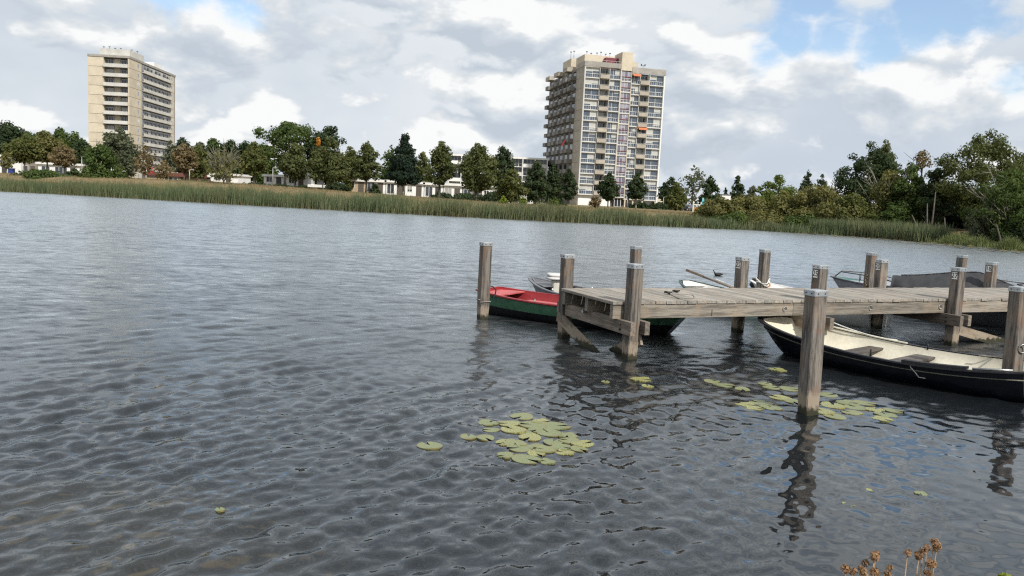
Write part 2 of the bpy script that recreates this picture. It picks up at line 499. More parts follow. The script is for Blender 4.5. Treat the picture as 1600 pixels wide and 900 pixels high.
def empty(name, loc=(0, 0, 0), rz=0.0, **kw):
    o = bpy.data.objects.new(name, None)
    o.empty_display_size = 0.3
    COL.objects.link(o)
    o.location = loc
    o.rotation_euler = (0, 0, rz)
    return tag(o, **kw)


def link(name, me, parent=None, loc=(0, 0, 0), rot=(0, 0, 0), scale=(1, 1, 1)):
    o = bpy.data.objects.new(name, me)
    COL.objects.link(o)
    o.parent = parent
    o.location = loc
    o.rotation_euler = rot
    o.scale = scale
    return o


class MB:
    def __init__(s):
        s.v, s.f = [], []

    def add(s, vs, fs):
        b = len(s.v)
        s.v += [tuple(x) for x in vs]
        s.f += [tuple(i + b for i in f) for f in fs]
        return s

    def box(s, x0, x1, y0, y1, z0, z1):
        return s.add([(x0, y0, z0), (x1, y0, z0), (x1, y1, z0), (x0, y1, z0), (x0, y0, z1), (x1, y0, z1), (x1, y1, z1), (x0, y1, z1)],
                     [(0, 3, 2, 1), (4, 5, 6, 7), (0, 1, 5, 4), (1, 2, 6, 5), (2, 3, 7, 6), (3, 0, 4, 7)])

    def cbox(s, x0, x1, y0, y1, z0, z1, c):
        """box with chamfered long z edges and top rim"""
        def ring(z, i):
            a, b, cc, d = x0 + i, x1 - i, y0 + i, y1 - i
            return [(a + c, cc, z), (b - c, cc, z), (b, cc + c, z), (b, d - c, z), (b - c, d, z), (a + c, d, z), (a, d - c, z), (a, cc + c, z)]
        vs = ring(z0, 0) + ring(z1 - c, 0) + ring(z1, c * 0.8)
        fs = [tuple(range(7, -1, -1)), tuple(range(16, 24))]
        for k in (0, 8):
            for i in range(8):
                j = (i + 1) % 8
                fs.append((k + i, k + j, k + 8 + j, k + 8 + i))
        return s.add(vs, fs)

    def tube(s, pts, rad, n=6, cap=True):
        pts = [Vector(p) for p in pts]
        rads = rad if hasattr(rad, '__len__') else [rad] * len(pts)
        vs, fs = [], []
        prev = None
        for i, p in enumerate(pts):
            d = (pts[min(i + 1, len(pts) - 1)] - pts[max(i - 1, 0)])
            d = d.normalized() if d.length > 1e-9 else Vector((0, 0, 1))
            if prev is None:
                a = d.cross(Vector((0, 0, 1)))
                if a.length < 0.05:
                    a = d.cross(Vector((1, 0, 0)))
            else:
                a = prev - d * prev.dot(d)
            a.normalize()
            prev = a
            b = d.cross(a)
            for k in range(n):
                an = 2 * math.pi * k / n
                vs.append(p + (a * math.cos(an) + b * math.sin(an)) * rads[i])
        for i in range(len(pts) - 1):
            for k in range(n):
                j = (k + 1) % n
                fs.append((i * n + k, i * n + j, (i + 1) * n + j, (i + 1) * n + k))
        if cap:
            fs.append(tuple(range(n - 1, -1, -1)))
            fs.append(tuple(range((len(pts) - 1) * n, len(pts) * n)))
        return s.add(vs, fs)

    def ring(s, c, axis, r, rr, n=14, k=6):
        """torus"""
        axis = Vector(axis).normalized()
        a = axis.cross(Vector((0, 0, 1)))
        if a.length < 0.05:
            a = axis.cross(Vector((1, 0, 0)))
        a.normalize()
        b = axis.cross(a)
        vs, fs = [], []
        for i in range(n):
            an = 2 * math.pi * i / n
            d = a * math.cos(an) + b * math.sin(an)
            for j in range(k):
                bn = 2 * math.pi * j / k
                vs.append(Vector(c) + d * (r + rr * math.cos(bn)) + axis * (rr * math.sin(bn)))
        for i in range(n):
            for j in range(k):
                i2, j2 = (i + 1) % n, (j + 1) % k
                fs.append((i * k + j, i2 * k + j, i2 * k + j2, i * k + j2))
        return s.add(vs, fs)

    def mesh(s, name, mat, smooth=False):
        me = bpy.data.meshes.new(name)
        me.from_pydata(s.v, [], s.f)
        me.materials.append(MATS[mat])
        if smooth:
            me.shade_smooth()
        me.update()
        return me

    def build(s, name, mat, parent=None, smooth=False, loc=(0, 0, 0), rot=(0, 0, 0)):
        return link(name, s.mesh(name, mat, smooth), parent, loc, rot)


def B(*a):
    return MB().box(*a)


def np_mesh(name, verts, faces, mat, attrs=None, smooth=False):
    """verts (n,3), faces (m,k) numpy -> mesh; attrs: {name: (domain, array)}"""
    me = bpy.data.meshes.new(name)
    nv, (nf, k) = len(verts), faces.shape
    me.vertices.add(nv)
    me.vertices.foreach_set('co', np.ascontiguousarray(verts, dtype=np.float32).ravel())
    me.loops.add(nf * k)
    me.loops.foreach_set('vertex_index', np.ascontiguousarray(faces, dtype=np.int32).ravel())
    me.polygons.add(nf)
    me.polygons.foreach_set('loop_start', np.arange(0, nf * k, k, dtype=np.int32))
    if smooth:
        me.polygons.foreach_set('use_smooth', np.ones(nf, dtype=bool))
    me.update(calc_edges=True)
    for an, (dom, arr) in (attrs or {}).items():
        at = me.attributes.new(an, 'FLOAT', dom)
        at.data.foreach_set('value', np.ascontiguousarray(arr, dtype=np.float32))
    me.materials.append(MATS[mat])
    return me


# ---------------------------------------------------------------- the setting: lake bed and land, water
SHORE = np.array([(-900, 160), (-400, 122), (-160, 110), (-100, 106), (-77, 104), (-55, 101.5), (-40, 96.5), (-28, 91.5), (-14, 87.5), (3.5, 84.5), (13, 86), (25, 88.5),
                  (33, 85), (37, 77), (38.2, 68), (39.5, 61), (47, 54), (70, 49), (130, 45), (900, 20)], float)


def shore_dist(P):
    """signed distance to the far waterline, positive on land (north of it)"""
    P = np.atleast_2d(P)
    best = np.full(len(P), 1e9)
    sign = np.ones(len(P))
    for a, b in zip(SHORE[:-1], SHORE[1:]):
        d = b - a
        L = d @ d
        tt = np.clip(((P - a) @ d) / L, 0, 1)
        q = a + tt[:, None] * d
        dd = np.hypot(*(P - q).T)
        m_ = dd < best
        best = np.where(m_, dd, best)
        cr_ = d[0] * (P[:, 1] - a[1]) - d[1] * (P[:, 0] - a[0])
        sign = np.where(m_, np.sign(cr_), sign)
    return best * sign


def top_height(X):
    return np.interp(X, [-200, -75, -45, -20, -5, 10, 60], [2.1, 2.1, 2.35, 1.75, 1.40, 1.25, 1.15])


def ground_z(P):
    P = np.atleast_2d(P)
    s = shore_dist(P)
    top = top_height(P[:, 0])
    k = np.clip((s + 1.0) / 15.0, 0, 1)
    k = k * k * (3 - 2 * k)
    far = np.clip((s - 40) / 60.0, 0, 1)
    z = -0.35 + (top + 0.35) * k - far * np.maximum(0, top - 1.15) * np.interp(P[:, 0], [-60, 0], [0.0, 0.8])
    z = np.where(s < -1.0, np.maximum(-0.35 + (s + 1.0) * 0.25, -2.2), z)
    return z


def gz(x, y):
    return float(ground_z(np.array([[x, y]]))[0])


def grid_mesh(name, xs, ys, zf, mat):
    X, Y = np.meshgrid(xs, ys)
    P = np.stack([X.ravel(), Y.ravel()], 1)
    V = np.column_stack([P, zf(P)])
    nx, ny = len(xs), len(ys)
    i = np.arange(nx - 1)[None, :] + nx * np.arange(ny - 1)[:, None]
    F = np.stack([i, i + 1, i + 1 + nx, i + nx], -1).reshape(-1, 4)
    return np_mesh(name, V, F, mat, smooth=True)


xs = np.concatenate([-np.geomspace(3000, 130, 14), np.arange(-128, 129, 2.0), np.geomspace(130, 3000, 14)])
ys = np.concatenate([np.arange(40, 150, 1.5), np.geomspace(150, 4500, 40)])
land = link('ground', grid_mesh('ground', xs, ys, ground_z, 'meadow'))
tag(land, kind='structure')


def bed_z(P):
    """shallow, sandy by the near-left bank; deep elsewhere"""
    d = np.hypot(P[:, 0] + 3.6, (P[:, 1] - 4.9) * 0.9)
    z = -0.24 - 0.34 * np.clip(d - 1.2, 0, None) ** 1.15
    return np.maximum(z, -1.9)


bed = link('lake_bed', grid_mesh('lake_bed', np.concatenate([np.geomspace(-300, -12, 12), np.arange(-11, 12, 0.5), np.geomspace(12, 300, 12)]), np.concatenate([np.arange(-3, 14, 0.5), np.geomspace(14, 64, 10)]), bed_z, 'mud'))
tag(bed, kind='structure')


def near_bank_z(P):
    return np.interp(P[:, 1] + 0.10 * np.sin(P[:, 0] * 1.9), [-60, -1.0, 1.6, 2.7, 3.3], [0.9, 0.62, 0.5, 0.12, -0.5])


bank = link('near_bank', grid_mesh('near_bank', np.arange(-40, 40.1, 0.8), np.concatenate([np.geomspace(-80, -1, 12), np.arange(-0.8, 3.4, 0.2)]), near_bank_z, 'meadow'))
tag(bank, kind='structure')

# water: a fan of cells that shrink towards the viewer's bank, moved by a wave spectrum
NR = 760
rr = 1.0 / np.linspace(1 / 2.6, 1 / 150.0, NR)
ang = np.concatenate([np.linspace(-88, -37, 40)[:-1], np.linspace(-37, 37, 860), np.linspace(37, 88, 40)[1:]])
A_, R_ = np.meshgrid(np.radians(ang), rr)
WX, WY = (R_ * np.sin(A_)).ravel(), (R_ * np.cos(A_)).ravel()
dr = np.gradient(rr)[:, None] * np.ones_like(A_)
dr = dr.ravel()
# lee of the jetty and the boats: calmer
calm = 1 - np.clip(np.exp(-(((WX - 3.2) / 2.9) ** 2 + ((WY - 6.2) / 3.6) ** 2)) * 1.05, 0, 1) * 0.60
gusty = 1 + 0.22 * np.sin(WX * 0.9 + 1.3 * np.sin(WY * 0.45)) + 0.20 * np.sin(WY * 0.8 - WX * 0.35 + 2.0) + 0.15 * np.sin(WX * 2.1 + WY * 1.3)
Z = np.zeros_like(WX)
en = np.zeros_like(WX)
tot = 0.0
wr = np.random.default_rng(3)
for i in range(84):
    lam = 0.09 * (1.5 / 0.09) ** (i / 83.0)
    th = R(-40) + wr.normal(0, R(17 if lam > 0.33 else 42))
    k = 2 * math.pi / lam
    kx, ky = k * math.cos(th), k * math.sin(th)
    slope = 0.045 * math.exp(-(math.log(lam / 0.25) / 0.75) ** 2)
    filt = np.clip(lam / (dr * 3.2) - 0.9, 0, 1)
    ph = kx * WX + ky * WY + wr.uniform(0, 6.28)
    lee = calm if lam > 0.5 else calm ** 1.6
    Z += filt * lee * gusty * (slope / k) * (np.sin(ph) + 0.26 * np.cos(2 * ph))
    en += filt * slope ** 2
    tot += slope ** 2
fine = np.clip(1 - en / tot, 0, 1) ** 0.5
fine = np.clip((fine - 0.12) / 0.88, 0, 1) * calm
i0 = np.arange(len(ang) - 1)[None, :] + len(ang) * np.arange(NR - 1)[:, None]
F = np.stack([i0, i0 + 1, i0 + 1 + len(ang), i0 + len(ang)], -1).reshape(-1, 4)
wm = np_mesh('water', np.column_stack([WX, WY, Z]), F, 'lake_water', {'fine': ('POINT', fine), 'calm': ('POINT', calm)}, smooth=True)
water = link('water', wm)
tag(water, kind='structure')

# ---------------------------------------------------------------- jetty
JA = R(24.0)
JO = Vector((1.72, 11.53, 0))               # foot of the first near-side post
JU = Vector((math.cos(JA), math.sin(JA), 0))
JN = Vector((-math.sin(JA), math.cos(JA), 0))
PW = 0.175                                  # post thickness


def jl(p):
    """world point -> jetty frame"""
    d = Vector(p) - JO
    return Vector((d.dot(JU), d.dot(JN), d.z))


def text_mesh(name, body, size, mat):
    cu = bpy.data.curves.new(name, 'FONT')
    cu.body = body
    cu.size = size
    cu.align_x = 'CENTER'
    cu.align_y = 'CENTER'
    cu.extrude = 0.0015
    tmp = bpy.data.objects.new(name, cu)
    COL.objects.link(tmp)
    me = bpy.data.meshes.new_from_object(tmp.evaluated_get(bpy.context.evaluated_depsgraph_get()))
    bpy.data.objects.remove(tmp)
    me.materials.clear()
    me.materials.append(MATS[mat])
    return me


CAP_V = MB()
h = PW / 2 + 0.006
CAP_V.cbox(-h, h, -h, h, -0.055, 0.008, 0.006)
CAP_ME = CAP_V.mesh('cap', 'zinc')
bm_ = MB()
for (dx, dy) in ((-1, 0), (0, -1), (1, 0), (0, 1)):
    for s in (-0.045, 0.045):
        c0 = Vector((dx * h, dy * h, -0.026)) + Vector((-dy, dx, 0)) * s
        bm_.tube([c0, c0 + Vector((dx, dy, 0)) * 0.006], 0.008, 6)
BOLT_ME = bm_.mesh('bolt', 'bolt_steel')


def post_mesh(top, bottom=-1.2, seed=0):
    """square timber pile with eased edges that wander a little, as sawn and weathered wood does"""
    rs = random.Random(seed)
    hw = PW / 2
    zs = [bottom, -0.02, 0.10, 0.24, 0.5, 0.8, 1.05, top]
    zs = [z for z in zs if z <= top]
    c = 0.010
    vs, fs = [], []
    for z in zs:
        j = [rs.uniform(-0.0035, 0.0035) for _ in range(8)]
        eat = 0.006 if -0.05 < z < 0.12 else 0.0
        a = hw - eat
        pts = [(-a + c, -a), (a - c, -a), (a, -a + c), (a, a - c), (a - c, a), (-a + c, a), (-a, a - c), (-a, -a + c)]
        vs += [(x + j[i] * 0.6, y + j[(i + 3) % 8] * 0.6, z) for i, (x, y) in enumerate(pts)]
    for r in range(len(zs) - 1):
        for i in range(8):
            k = (i + 1) % 8
            fs.append((r * 8 + i, r * 8 + k, r * 8 + 8 + k, r * 8 + 8 + i))
    n = len(zs) * 8
    fs += [tuple(range(7, -1, -1)), tuple(range(n - 8, n))]
    return MB().add(vs, fs).mesh('post', 'post_wood')


def add_post(parent, loc, top, rz=0.0, seed=0, number=None, name='post'):
    """post with zinc cap and bolts; under a thing it is a part, else the thing is the Empty that is passed in"""
    ln = 0.018 if name == 'shaft' else 0.007
    po = link(name, post_mesh(top, seed=seed), parent, loc, (random.uniform(-ln, ln), random.uniform(-ln, ln), rz))
    cp = link('cap', CAP_ME, po, (0, 0, top))
    link('bolt', BOLT_ME, po, (0, 0, top))
    if number:
        hw = PW / 2
        pl = MB().box(-0.004, 0.0, -0.056, 0.056, -0.066, 0.066).build('number_plate', 'plate_white', po, loc=(-hw - 0.001, 0, top - 0.135))
        # number and its black border, proud of the plate
        tm = text_mesh('number', number, 0.125, 'plate_black')
        link('number', tm, po, (-hw - 0.0065, 0, top - 0.135), (R(90), 0, R(-90)))
        f = MB()
        for (y0, y1, z0, z1) in ((-0.056, 0.056, 0.062, 0.066), (-0.056, 0.056, -0.066, -0.062), (-0.056, -0.052, -0.062, 0.062), (0.052, 0.056, -0.062, 0.062)):
            f.box(-0.0065, -0.0042, y0, y1, z0, z1)
        f.build('plate_border', 'plate_black', po, loc=(-hw - 0.001, 0, top - 0.135))
    return po


jetty = empty('jetty', JO, JA, label='weathered grey plank jetty on square timber posts reaching in from the right', cat='jetty')
DZ, DT = 0.81, 0.042                        # deck top, plank thickness
N0, N1, U0, U1 = 0.105, 1.70, -0.27, 15.2
PITCHB = 0.182
plank_me = []
for k in range(5):
    mb = MB()
    hw = (PITCHB - 0.010) / 2
    L0, L1 = -random.uniform(0.0, 0.014), (N1 - N0) + random.uniform(0.0, 0.014)
    c = 0.005
    prof = [(-hw, -DT), (hw, -DT), (hw, -c), (hw - c, 0), (-hw + c, 0), (-hw, -c)]
    vs = [(x, L0, z) for x, z in prof] + [(x, L1, z) for x, z in prof]
    fs = [(0, 1, 2, 3, 4, 5), (11, 10, 9, 8, 7, 6)] + [(i, i + 6, (i + 1) % 6 + 6, (i + 1) % 6) for i in range(6)]
    plank_me.append(mb.add(vs, fs).mesh('deck_plank', 'deck_wood'))
u = U0 + PITCHB / 2
i = 0
while u < U1:
    link('deck_plank', plank_me[(i * 3 + i // 4) % 5], jetty, (u, N0 + random.uniform(-0.006, 0.006), DZ + random.uniform(-0.003, 0.002)), (random.uniform(-0.001, 0.001), 0, random.uniform(-0.0015, 0.0015)))
    u += PITCHB
    i += 1
BH = 0.205
for (n_, wd) in ((N0 + 0.012, 0.085), ((N0 + N1) / 2 - 0.04, 0.08), (N1 - 0.10, 0.085)):
    for (a_, b_) in ((U0 + 0.025, 3.05), (3.056, 6.75), (6.756, 10.6), (10.606, U1)):
        MB().box(a_, b_, n_, n_ + wd, DZ - DT - 0.004 - BH, DZ - DT - 0.004).build('stringer', 'beam_wood', jetty)
# posts
near_u = [0.0, 3.43, 6.58, 9.95, 13.3]
near_no = [None, '25', '27', '29', None]
for i, u in enumerate(near_u):
    add_post(jetty, (u, 0.0, 0), 1.36 + (-0.01, 0.012, 0.0, 0.01, 0)[i], R((4, -3, 2, 0, 1)[i]), 10 + i, near_no[i])
far_px = [(888, 398), (1161, 402), (1379, 406), (1551, 410)]
far_no = [None, '22', '20', '18']
far_u = []
for i, (px, py) in enumerate(far_px):
    d = ray(px, py)
    # where this line of sight crosses the far row of posts
    nrow = N1 + PW / 2 + 0.01
    o = Vector((0, 0, EYE)) - JO
    tt = (nrow - o.dot(JN)) / d.dot(JN)
    q = Vector((0, 0, EYE)) + d * tt
    far_u.append(jl(q).x)
    add_post(jetty, (jl(q).x, nrow, 0), q.z, R((-3, 2, -2, 3)[i]), 20 + i, far_no[i])
add_post(jetty, (far_u[-1] + 3.2, N1 + PW / 2 + 0.01, 0), 1.33, 0, 27)
# cross beams clamped on both sides of each pair of posts, under the stringers
CT = DZ - DT - 0.004 - BH - 0.003
for i, u in enumerate(near_u):
    for s in (-1, 1):
        off = s * (PW / 2 + 0.045)
        MB().box(u + off - 0.04, u + off + 0.04, -0.26 + 0.05 * (s > 0), N1 + 0.30, CT - 0.185, CT).build('cross_beam', 'cross_wood', jetty)
    for zz in (CT - 0.05, CT - 0.13):
        MB().tube([(u - PW / 2 - 0.115, 0.012, zz), (u + PW / 2 + 0.115, 0.012, zz)], 0.009, 6).tube([(u - PW / 2 - 0.098, 0.012, zz), (u - PW / 2 - 0.086, 0.012, zz)], 0.02, 6).build('cross_bolt', 'dark_iron', jetty)
MB().tube([(-0.24, 1.02, CT - 0.02), (-0.13, 1.02, CT - 0.02)], 0.028, 8).build('pipe_stub', 'steel', jetty)


def plank_between(a, b, wdt, thk, name, mat, parent):
    """a board from a to b; wide in the vertical sense"""
    a, b = Vector(a), Vector(b)
    d = (b - a).normalized()
    side = d.cross(Vector((0, 0, 1))).normalized()
    upv = side.cross(d)
    rot = Matrix((d, upv.cross(d), upv)).transposed()
    L = (b - a).length
    mb = MB().box(0, L, -thk / 2, thk / 2, -wdt / 2, wdt / 2)
    o = mb.build(name, mat, parent)
    o.matrix_local = Matrix.Translation(a) @ rot.to_4x4()
    return o


# X-bracing at the head of the jetty, and braces at the next pairs
ue = -PW / 2 - 0.022
plank_between((ue - 0.085, N1 + 0.2, CT - 0.22), (ue - 0.085, -0.15, -0.30), 0.17, 0.04, 'brace', 'brace_wood', jetty)
plank_between((PW / 2 + 0.022, -0.1, CT - 0.26), (PW / 2 + 0.022, N1 + 0.15, -0.62), 0.17, 0.04, 'brace', 'brace_wood', jetty)
plank_between((near_u[2] + 0.02, PW / 2 + 0.022, CT - 0.25), (near_u[2] + 2.4, PW / 2 + 0.022, -0.22), 0.17, 0.05, 'brace', 'brace_wood', jetty)
# ring bolts along the near stringer
RING = MB().ring((0, 0, 0), (0.25, 1, 0), 0.035, 0.0075, 14, 6).tube([(0, 0.03, 0.035), (0, -0.012, 0.035)], 0.012, 6).mesh('mooring_ring', 'steel', True)
for (px, py) in ((1204, 477), (1328, 474), (1443, 474), (1544, 472)):
    q = at_z(px, py, 0.68)
    link('mooring_ring', RING, jetty, (jl(q).x, N0 + 0.002, 0.665), (0, 0, random.uniform(-0.3, 0.3)))
MB().box(-0.004, 0.004, -0.003, 0.002, -0.07, 0.03).build('iron_strap', 'dark_iron', jetty, loc=(jl(at_z(1108, 485, 0.65)).x, N0 + 0.008, 0.645))


# ---------------------------------------------------------------- free-standing mooring posts
def mooring(px, py, label, top=1.36, rz=0.0, seed=0, ring=None):
    q = at_z(px, py, top)
    e_ = empty('mooring_post', (q.x, q.y, 0), JA + rz, label=label, cat='post', group='mooring posts standing in the water')
    add_post(e_, (0, 0, 0), top, 0.0, seed, name='shaft')
    if ring:
        hw = PW / 2
        MB().ring((0, -hw - 0.02, ring - 0.05), (0.3, 1, 0.1), 0.055, 0.008, 16, 6).tube([(0, -hw + 0.02, ring), (0, -hw - 0.03, ring)], 0.013, 6).build('mooring_ring', 'steel', e_, True)
    return q


mp_near = mooring(1279, 454, 'tall brown mooring post nearest the camera, in front of the black and cream rowing boat', 1.36, R(-5), 1)
mp_right = mooring(1597, 449, 'dark mooring post with iron ring cut by the right edge of the picture', 1.36, R(-4), 2, ring=0.62)
mp_left = mooring(759, 379, 'weathered mooring post at the red and green boat, leftmost of all the posts', 1.38, R(3), 3)
mp_b = mooring(995, 385, 'mooring post standing behind the corner post at the head of the jetty', 1.36, R(2), 4)
mp_c = mooring(1196, 390, 'mooring post with white rope tied round it behind the jetty, right of plate 22', 1.36, R(-2), 5)
mp_d = mooring(1362, 395, 'mooring post with hanging chain behind the jetty, left of plate 20', 1.36, R(1), 6)
mp_e = mooring(1503, 399, 'mooring post sticking up behind the grey canvas covered boat', 1.36, R(3), 7)


def sag(a, b, d=0.1, n=10):
    a, b = Vector(a), Vector(b)
    return [a.lerp(b, i / n) - Vector((0, 0, 4 * d * (i / n) * (1 - i / n))) for i in range(n + 1)]


def rope(pts, rad, mat, label, name='mooring_rope', cat='rope', n=6):
    return tag(MB().tube(pts, rad, n).build(name, mat, None, True), label, cat)


# ---------------------------------------------------------------- boats
def make_boat(name, label, bow, stern, B_, fb, draft, bow_w, stern_w, mats, bow_rake=0.25, n=22, cat='boat', two_tone=None, wall=0.035, floor=0.07, flat=0.62, full=0.42, bow_pow=2.0, bow_round=None):
    """open boat; local x from stern (0) to bow (L). fb: sheer heights (stern, mid, bow). mats: dict hull/inner/gunwale(/strake)"""
    bow, stern = Vector((*bow[:2], 0)), Vector((*stern[:2], 0))
    d = bow - stern
    L = d.length
    e_ = empty(name, stern, math.atan2(d.y, d.x), label=label, cat=cat, group='boats moored at the jetty')

    def hb(t):
        if t < full:
            k = 1 - t / full
            return B_ / 2 * (1 - (1 - stern_w) * k * k)
        k = (t - full) / (1 - full)
        if bow_round:
            return B_ / 2 * (bow_w + (1 - bow_w) * (1 - k ** bow_pow) ** bow_round)
        return B_ / 2 * (1 - (1 - bow_w) * k ** bow_pow)

    def sheer(t):
        if t < 0.4:
            return fb[1] + (fb[0] - fb[1]) * (1 - t / 0.4) ** 2
        return fb[1] + (fb[2] - fb[1]) * ((t - 0.4) / 0.6) ** 2

    def keel(t):
        k = max(0, (t - 0.55) / 0.45)
        return -draft * (1 - 0.55 * k * k)

    NS = 9

    def station(t, inset, lift, zo):
        b = max(hb(t) - inset, 0.012)
        zt, zk = sheer(t) + zo, keel(t) + lift
        row = []
        for j in range(NS):
            th = j / (NS - 1) * math.pi / 2
            yy = b * math.sin(th) ** flat
            k = math.cos(th) ** 1.35
            zz = zt - (zt - zk) * k
            # the stem leans: lower points sit further aft
            kk = max(0, (t - 0.5) / 0.5)
            xx = t * L - bow_rake * kk * kk * (zt - zz) / max(zt - zk, 0.05) - (inset * 0.9 if t > 0.9 else -inset if t < 0.02 else 0)
            # rounded bow in plan
            row.append((xx, yy, zz))
        return row

    ts = [1 - (1 - i / n) ** 1.45 for i in range(n + 1)] if bow_round else [i / n for i in range(n + 1)]

    def shell(j0, j1, inset, lift, zo, flip, close_bow=True, close_stern=True):
        mb = MB()
        rows = []
        for t_ in ts:
            r = station(t_, inset, lift, zo)[j0:j1 + 1]
            left = [(x, -y, z) for x, y, z in reversed(r)]
            rows.append((left, r))
        for side in (0, 1):
            vs = [p for rw in rows for p in rw[side]]
            m_ = j1 - j0 + 1
            fs = []
            for i_ in range(len(ts) - 1):
                for j in range(m_ - 1):
                    f = (i_ * m_ + j, (i_ + 1) * m_ + j, (i_ + 1) * m_ + j + 1, i_ * m_ + j + 1)
                    fs.append(f if flip else f[::-1])
            mb.add(vs, fs)
        for end, do in ((0, close_stern), (-1, close_bow)):
            if do:
                lf, rg = rows[end]
                poly = list(lf) + (list(rg) if j0 > 0 else list(rg)[1:])
                mb.add(poly, [tuple(range(len(poly)))])
        return mb

    if two_tone:
        shell(0, two_tone, 0, 0, 0, True).build('hull_bottom', mats['hull'], e_, True)
        shell(two_tone, NS - 1, 0, 0, 0, True).build('side_strake', mats['strake'], e_, True)
    else:
        shell(0, NS - 1, 0, 0, 0, True).build('hull', mats['hull'], e_, True)
    if mats.get('inner'):
        shell(0, NS - 1, wall, floor, -0.004, False).build('inner_shell', mats['inner'], e_, True)
    # gunwale: a rail that runs round the rim
    rim = []
    for t_ in ts:
        r = station(t_, 0, 0, 0)[-1]
        rim.append(Vector(r))
    rl = [Vector((p.x, -p.y, p.z)) for p in rim]
    path = rim + list(reversed(rl))
    mb = MB()
    vs, fs = [], []
    m_ = len(path)
    for i_, p in enumerate(path):
        q0, q1 = path[i_ - 1], path[(i_ + 1) % m_]
        dd = (q1 - q0)
        dd.z = 0
        nn = Vector((-dd.y, dd.x, 0))
        nn = nn.normalized() if nn.length > 1e-6 else Vector((0, 1, 0))
        a, b = -0.016, wall + 0.012
        for (o_, z_) in ((a, -0.035), (a, 0.010), (b, 0.010), (b, -0.012)):
            vs.append(p + nn * o_ + Vector((0, 0, z_)))
    for i_ in range(m_):
        k = (i_ + 1) % m_
        for j in range(4):
            j2 = (j + 1) % 4
            fs.append((i_ * 4 + j, k * 4 + j, k * 4 + j2, i_ * 4 + j2))
    mb.add(vs, fs).build('gunwale', mats['gunwale'], e_)
    if mats.get('line'):
        mb = MB()
        for sgn in (-1, 1):
            pts = []
            for t_ in ts:
                r = station(t_, -0.006, 0, 0)
                j = NS - 3
                a, b = Vector(r[j]), Vector(r[j + 1])
                q = a.lerp(b, 0.45)
                pts.append(Vector((q.x, sgn * q.y, q.z)))
            mb.tube(pts, 0.009, 5)
        mb.build('rubbing_strip', mats['line'], e_, True)

    def seat(t0, t1, z, mat, nm='thwart', thick=0.03):
        mb = MB()
        vs = []
        for t_ in (t0, t1):
            # half breadth inside the shell at that height
            r = station(t_, wall, floor, 0)
            yb = r[-1][1]
            for a, b in zip(r[:-1], r[1:]):
                if a[2] <= z <= b[2]:
                    k = (z - a[2]) / max(b[2] - a[2], 1e-6)
                    yb = a[1] + (b[1] - a[1]) * k
            x_ = t_ * L
            for (y_, z_) in ((-yb, z - thick), (yb, z - thick), (yb, z), (-yb, z)):
                vs.append((x_, y_, z_))
        mb.add(vs, [(3, 2, 1, 0), (4, 5, 6, 7), (0, 1, 5, 4), (1, 2, 6, 5), (2, 3, 7, 6), (3, 0, 4, 7)])
        return mb.build(nm, mat, e_)

    return e_, seat, station, sheer, hb, L


# black outside, cream inside, between the near post and the jetty
bb, seat, st, sh, hbf, L = make_boat('rowing_boat', 'black hulled rowing boat with cream interior beside the nearest post', (4.16, 13.02), (6.67, 10.13), 1.62, (0.40, 0.29, 0.50), 0.10, 0.30, 0.74,
                                     {'hull': 'paint_black', 'inner': 'paint_cream', 'gunwale': 'gunwale_black', 'line': 'gunwale_line'}, bow_rake=0.42, full=0.36, bow_pow=2.3, flat=0.5, bow_round=0.5, n=30)
seat(0.60, 0.655, 0.20, 'thwart_wood')
seat(0.405, 0.475, 0.19, 'thwart_wood')
seat(0.035, 0.12, 0.22, 'thwart_wood', 'stern_seat')


def rim_pt(st, t, side, dz=0.0, out=0.0):
    r = st(t, 0, 0, 0)[-1]
    return Vector((r[0], side * (r[1] + out), r[2] + dz))


# near side of this boat is its starboard (local -y or +y: pick the side nearer to the camera)
def near_side(e_):
    a = e_.rotation_euler.z
    return 1 if -math.cos(a) > 0 else -1


sd = near_side(bb)
mb = MB()
for i in range(12):
    t0 = 0.155 + 0.20 * i / 12
    t1 = 0.155 + 0.20 * (i + 1) / 12
    a, b = rim_pt(st, t0, sd), rim_pt(st, t1, sd)
    for (p, q) in ((a, b),):
        y_in, y_out = -sd * 0.07, sd * 0.03
        vs = [(p.x, p.y + y_in, p.z + 0.012), (q.x, q.y + y_in, q.z + 0.012), (q.x, q.y + y_out, q.z + 0.012), (p.x, p.y + y_out, p.z + 0.012),
              (p.x, p.y + y_in, p.z + 0.045), (q.x, q.y + y_in, q.z + 0.045), (q.x, q.y + y_out, q.z + 0.045), (p.x, p.y + y_out, p.z + 0.045)]
        mb.add(vs, [(0, 3, 2, 1), (4, 5, 6, 7), (0, 1, 5, 4), (1, 2, 6, 5), (2, 3, 7, 6), (3, 0, 4, 7)])
mb.build('gunwale_pad', 'rubber_black', bb)
p = rim_pt(st, 0.47, sd)
MB().tube([(p.x, p.y - sd * 0.03, p.z - 0.02), (p.x, p.y - sd * 0.03, p.z + 0.10)], 0.014, 8).build('oarlock', 'rubber_black', bb, True)
p = rim_pt(st, 0.44, -sd)
MB().tube([(p.x, p.y + sd * 0.03, p.z - 0.02), (p.x, p.y + sd * 0.03, p.z + 0.06)], 0.014, 8).build('oarlock', 'rubber_black', bb, True)
a_, b_ = rim_pt(st, 0.03, sd, 0.022, -0.01), rim_pt(st, 0.14, sd, 0.022, -0.01)
MB().tube([a_, b_], 0.016, 8).build('rail_tube', 'steel', bb, True)
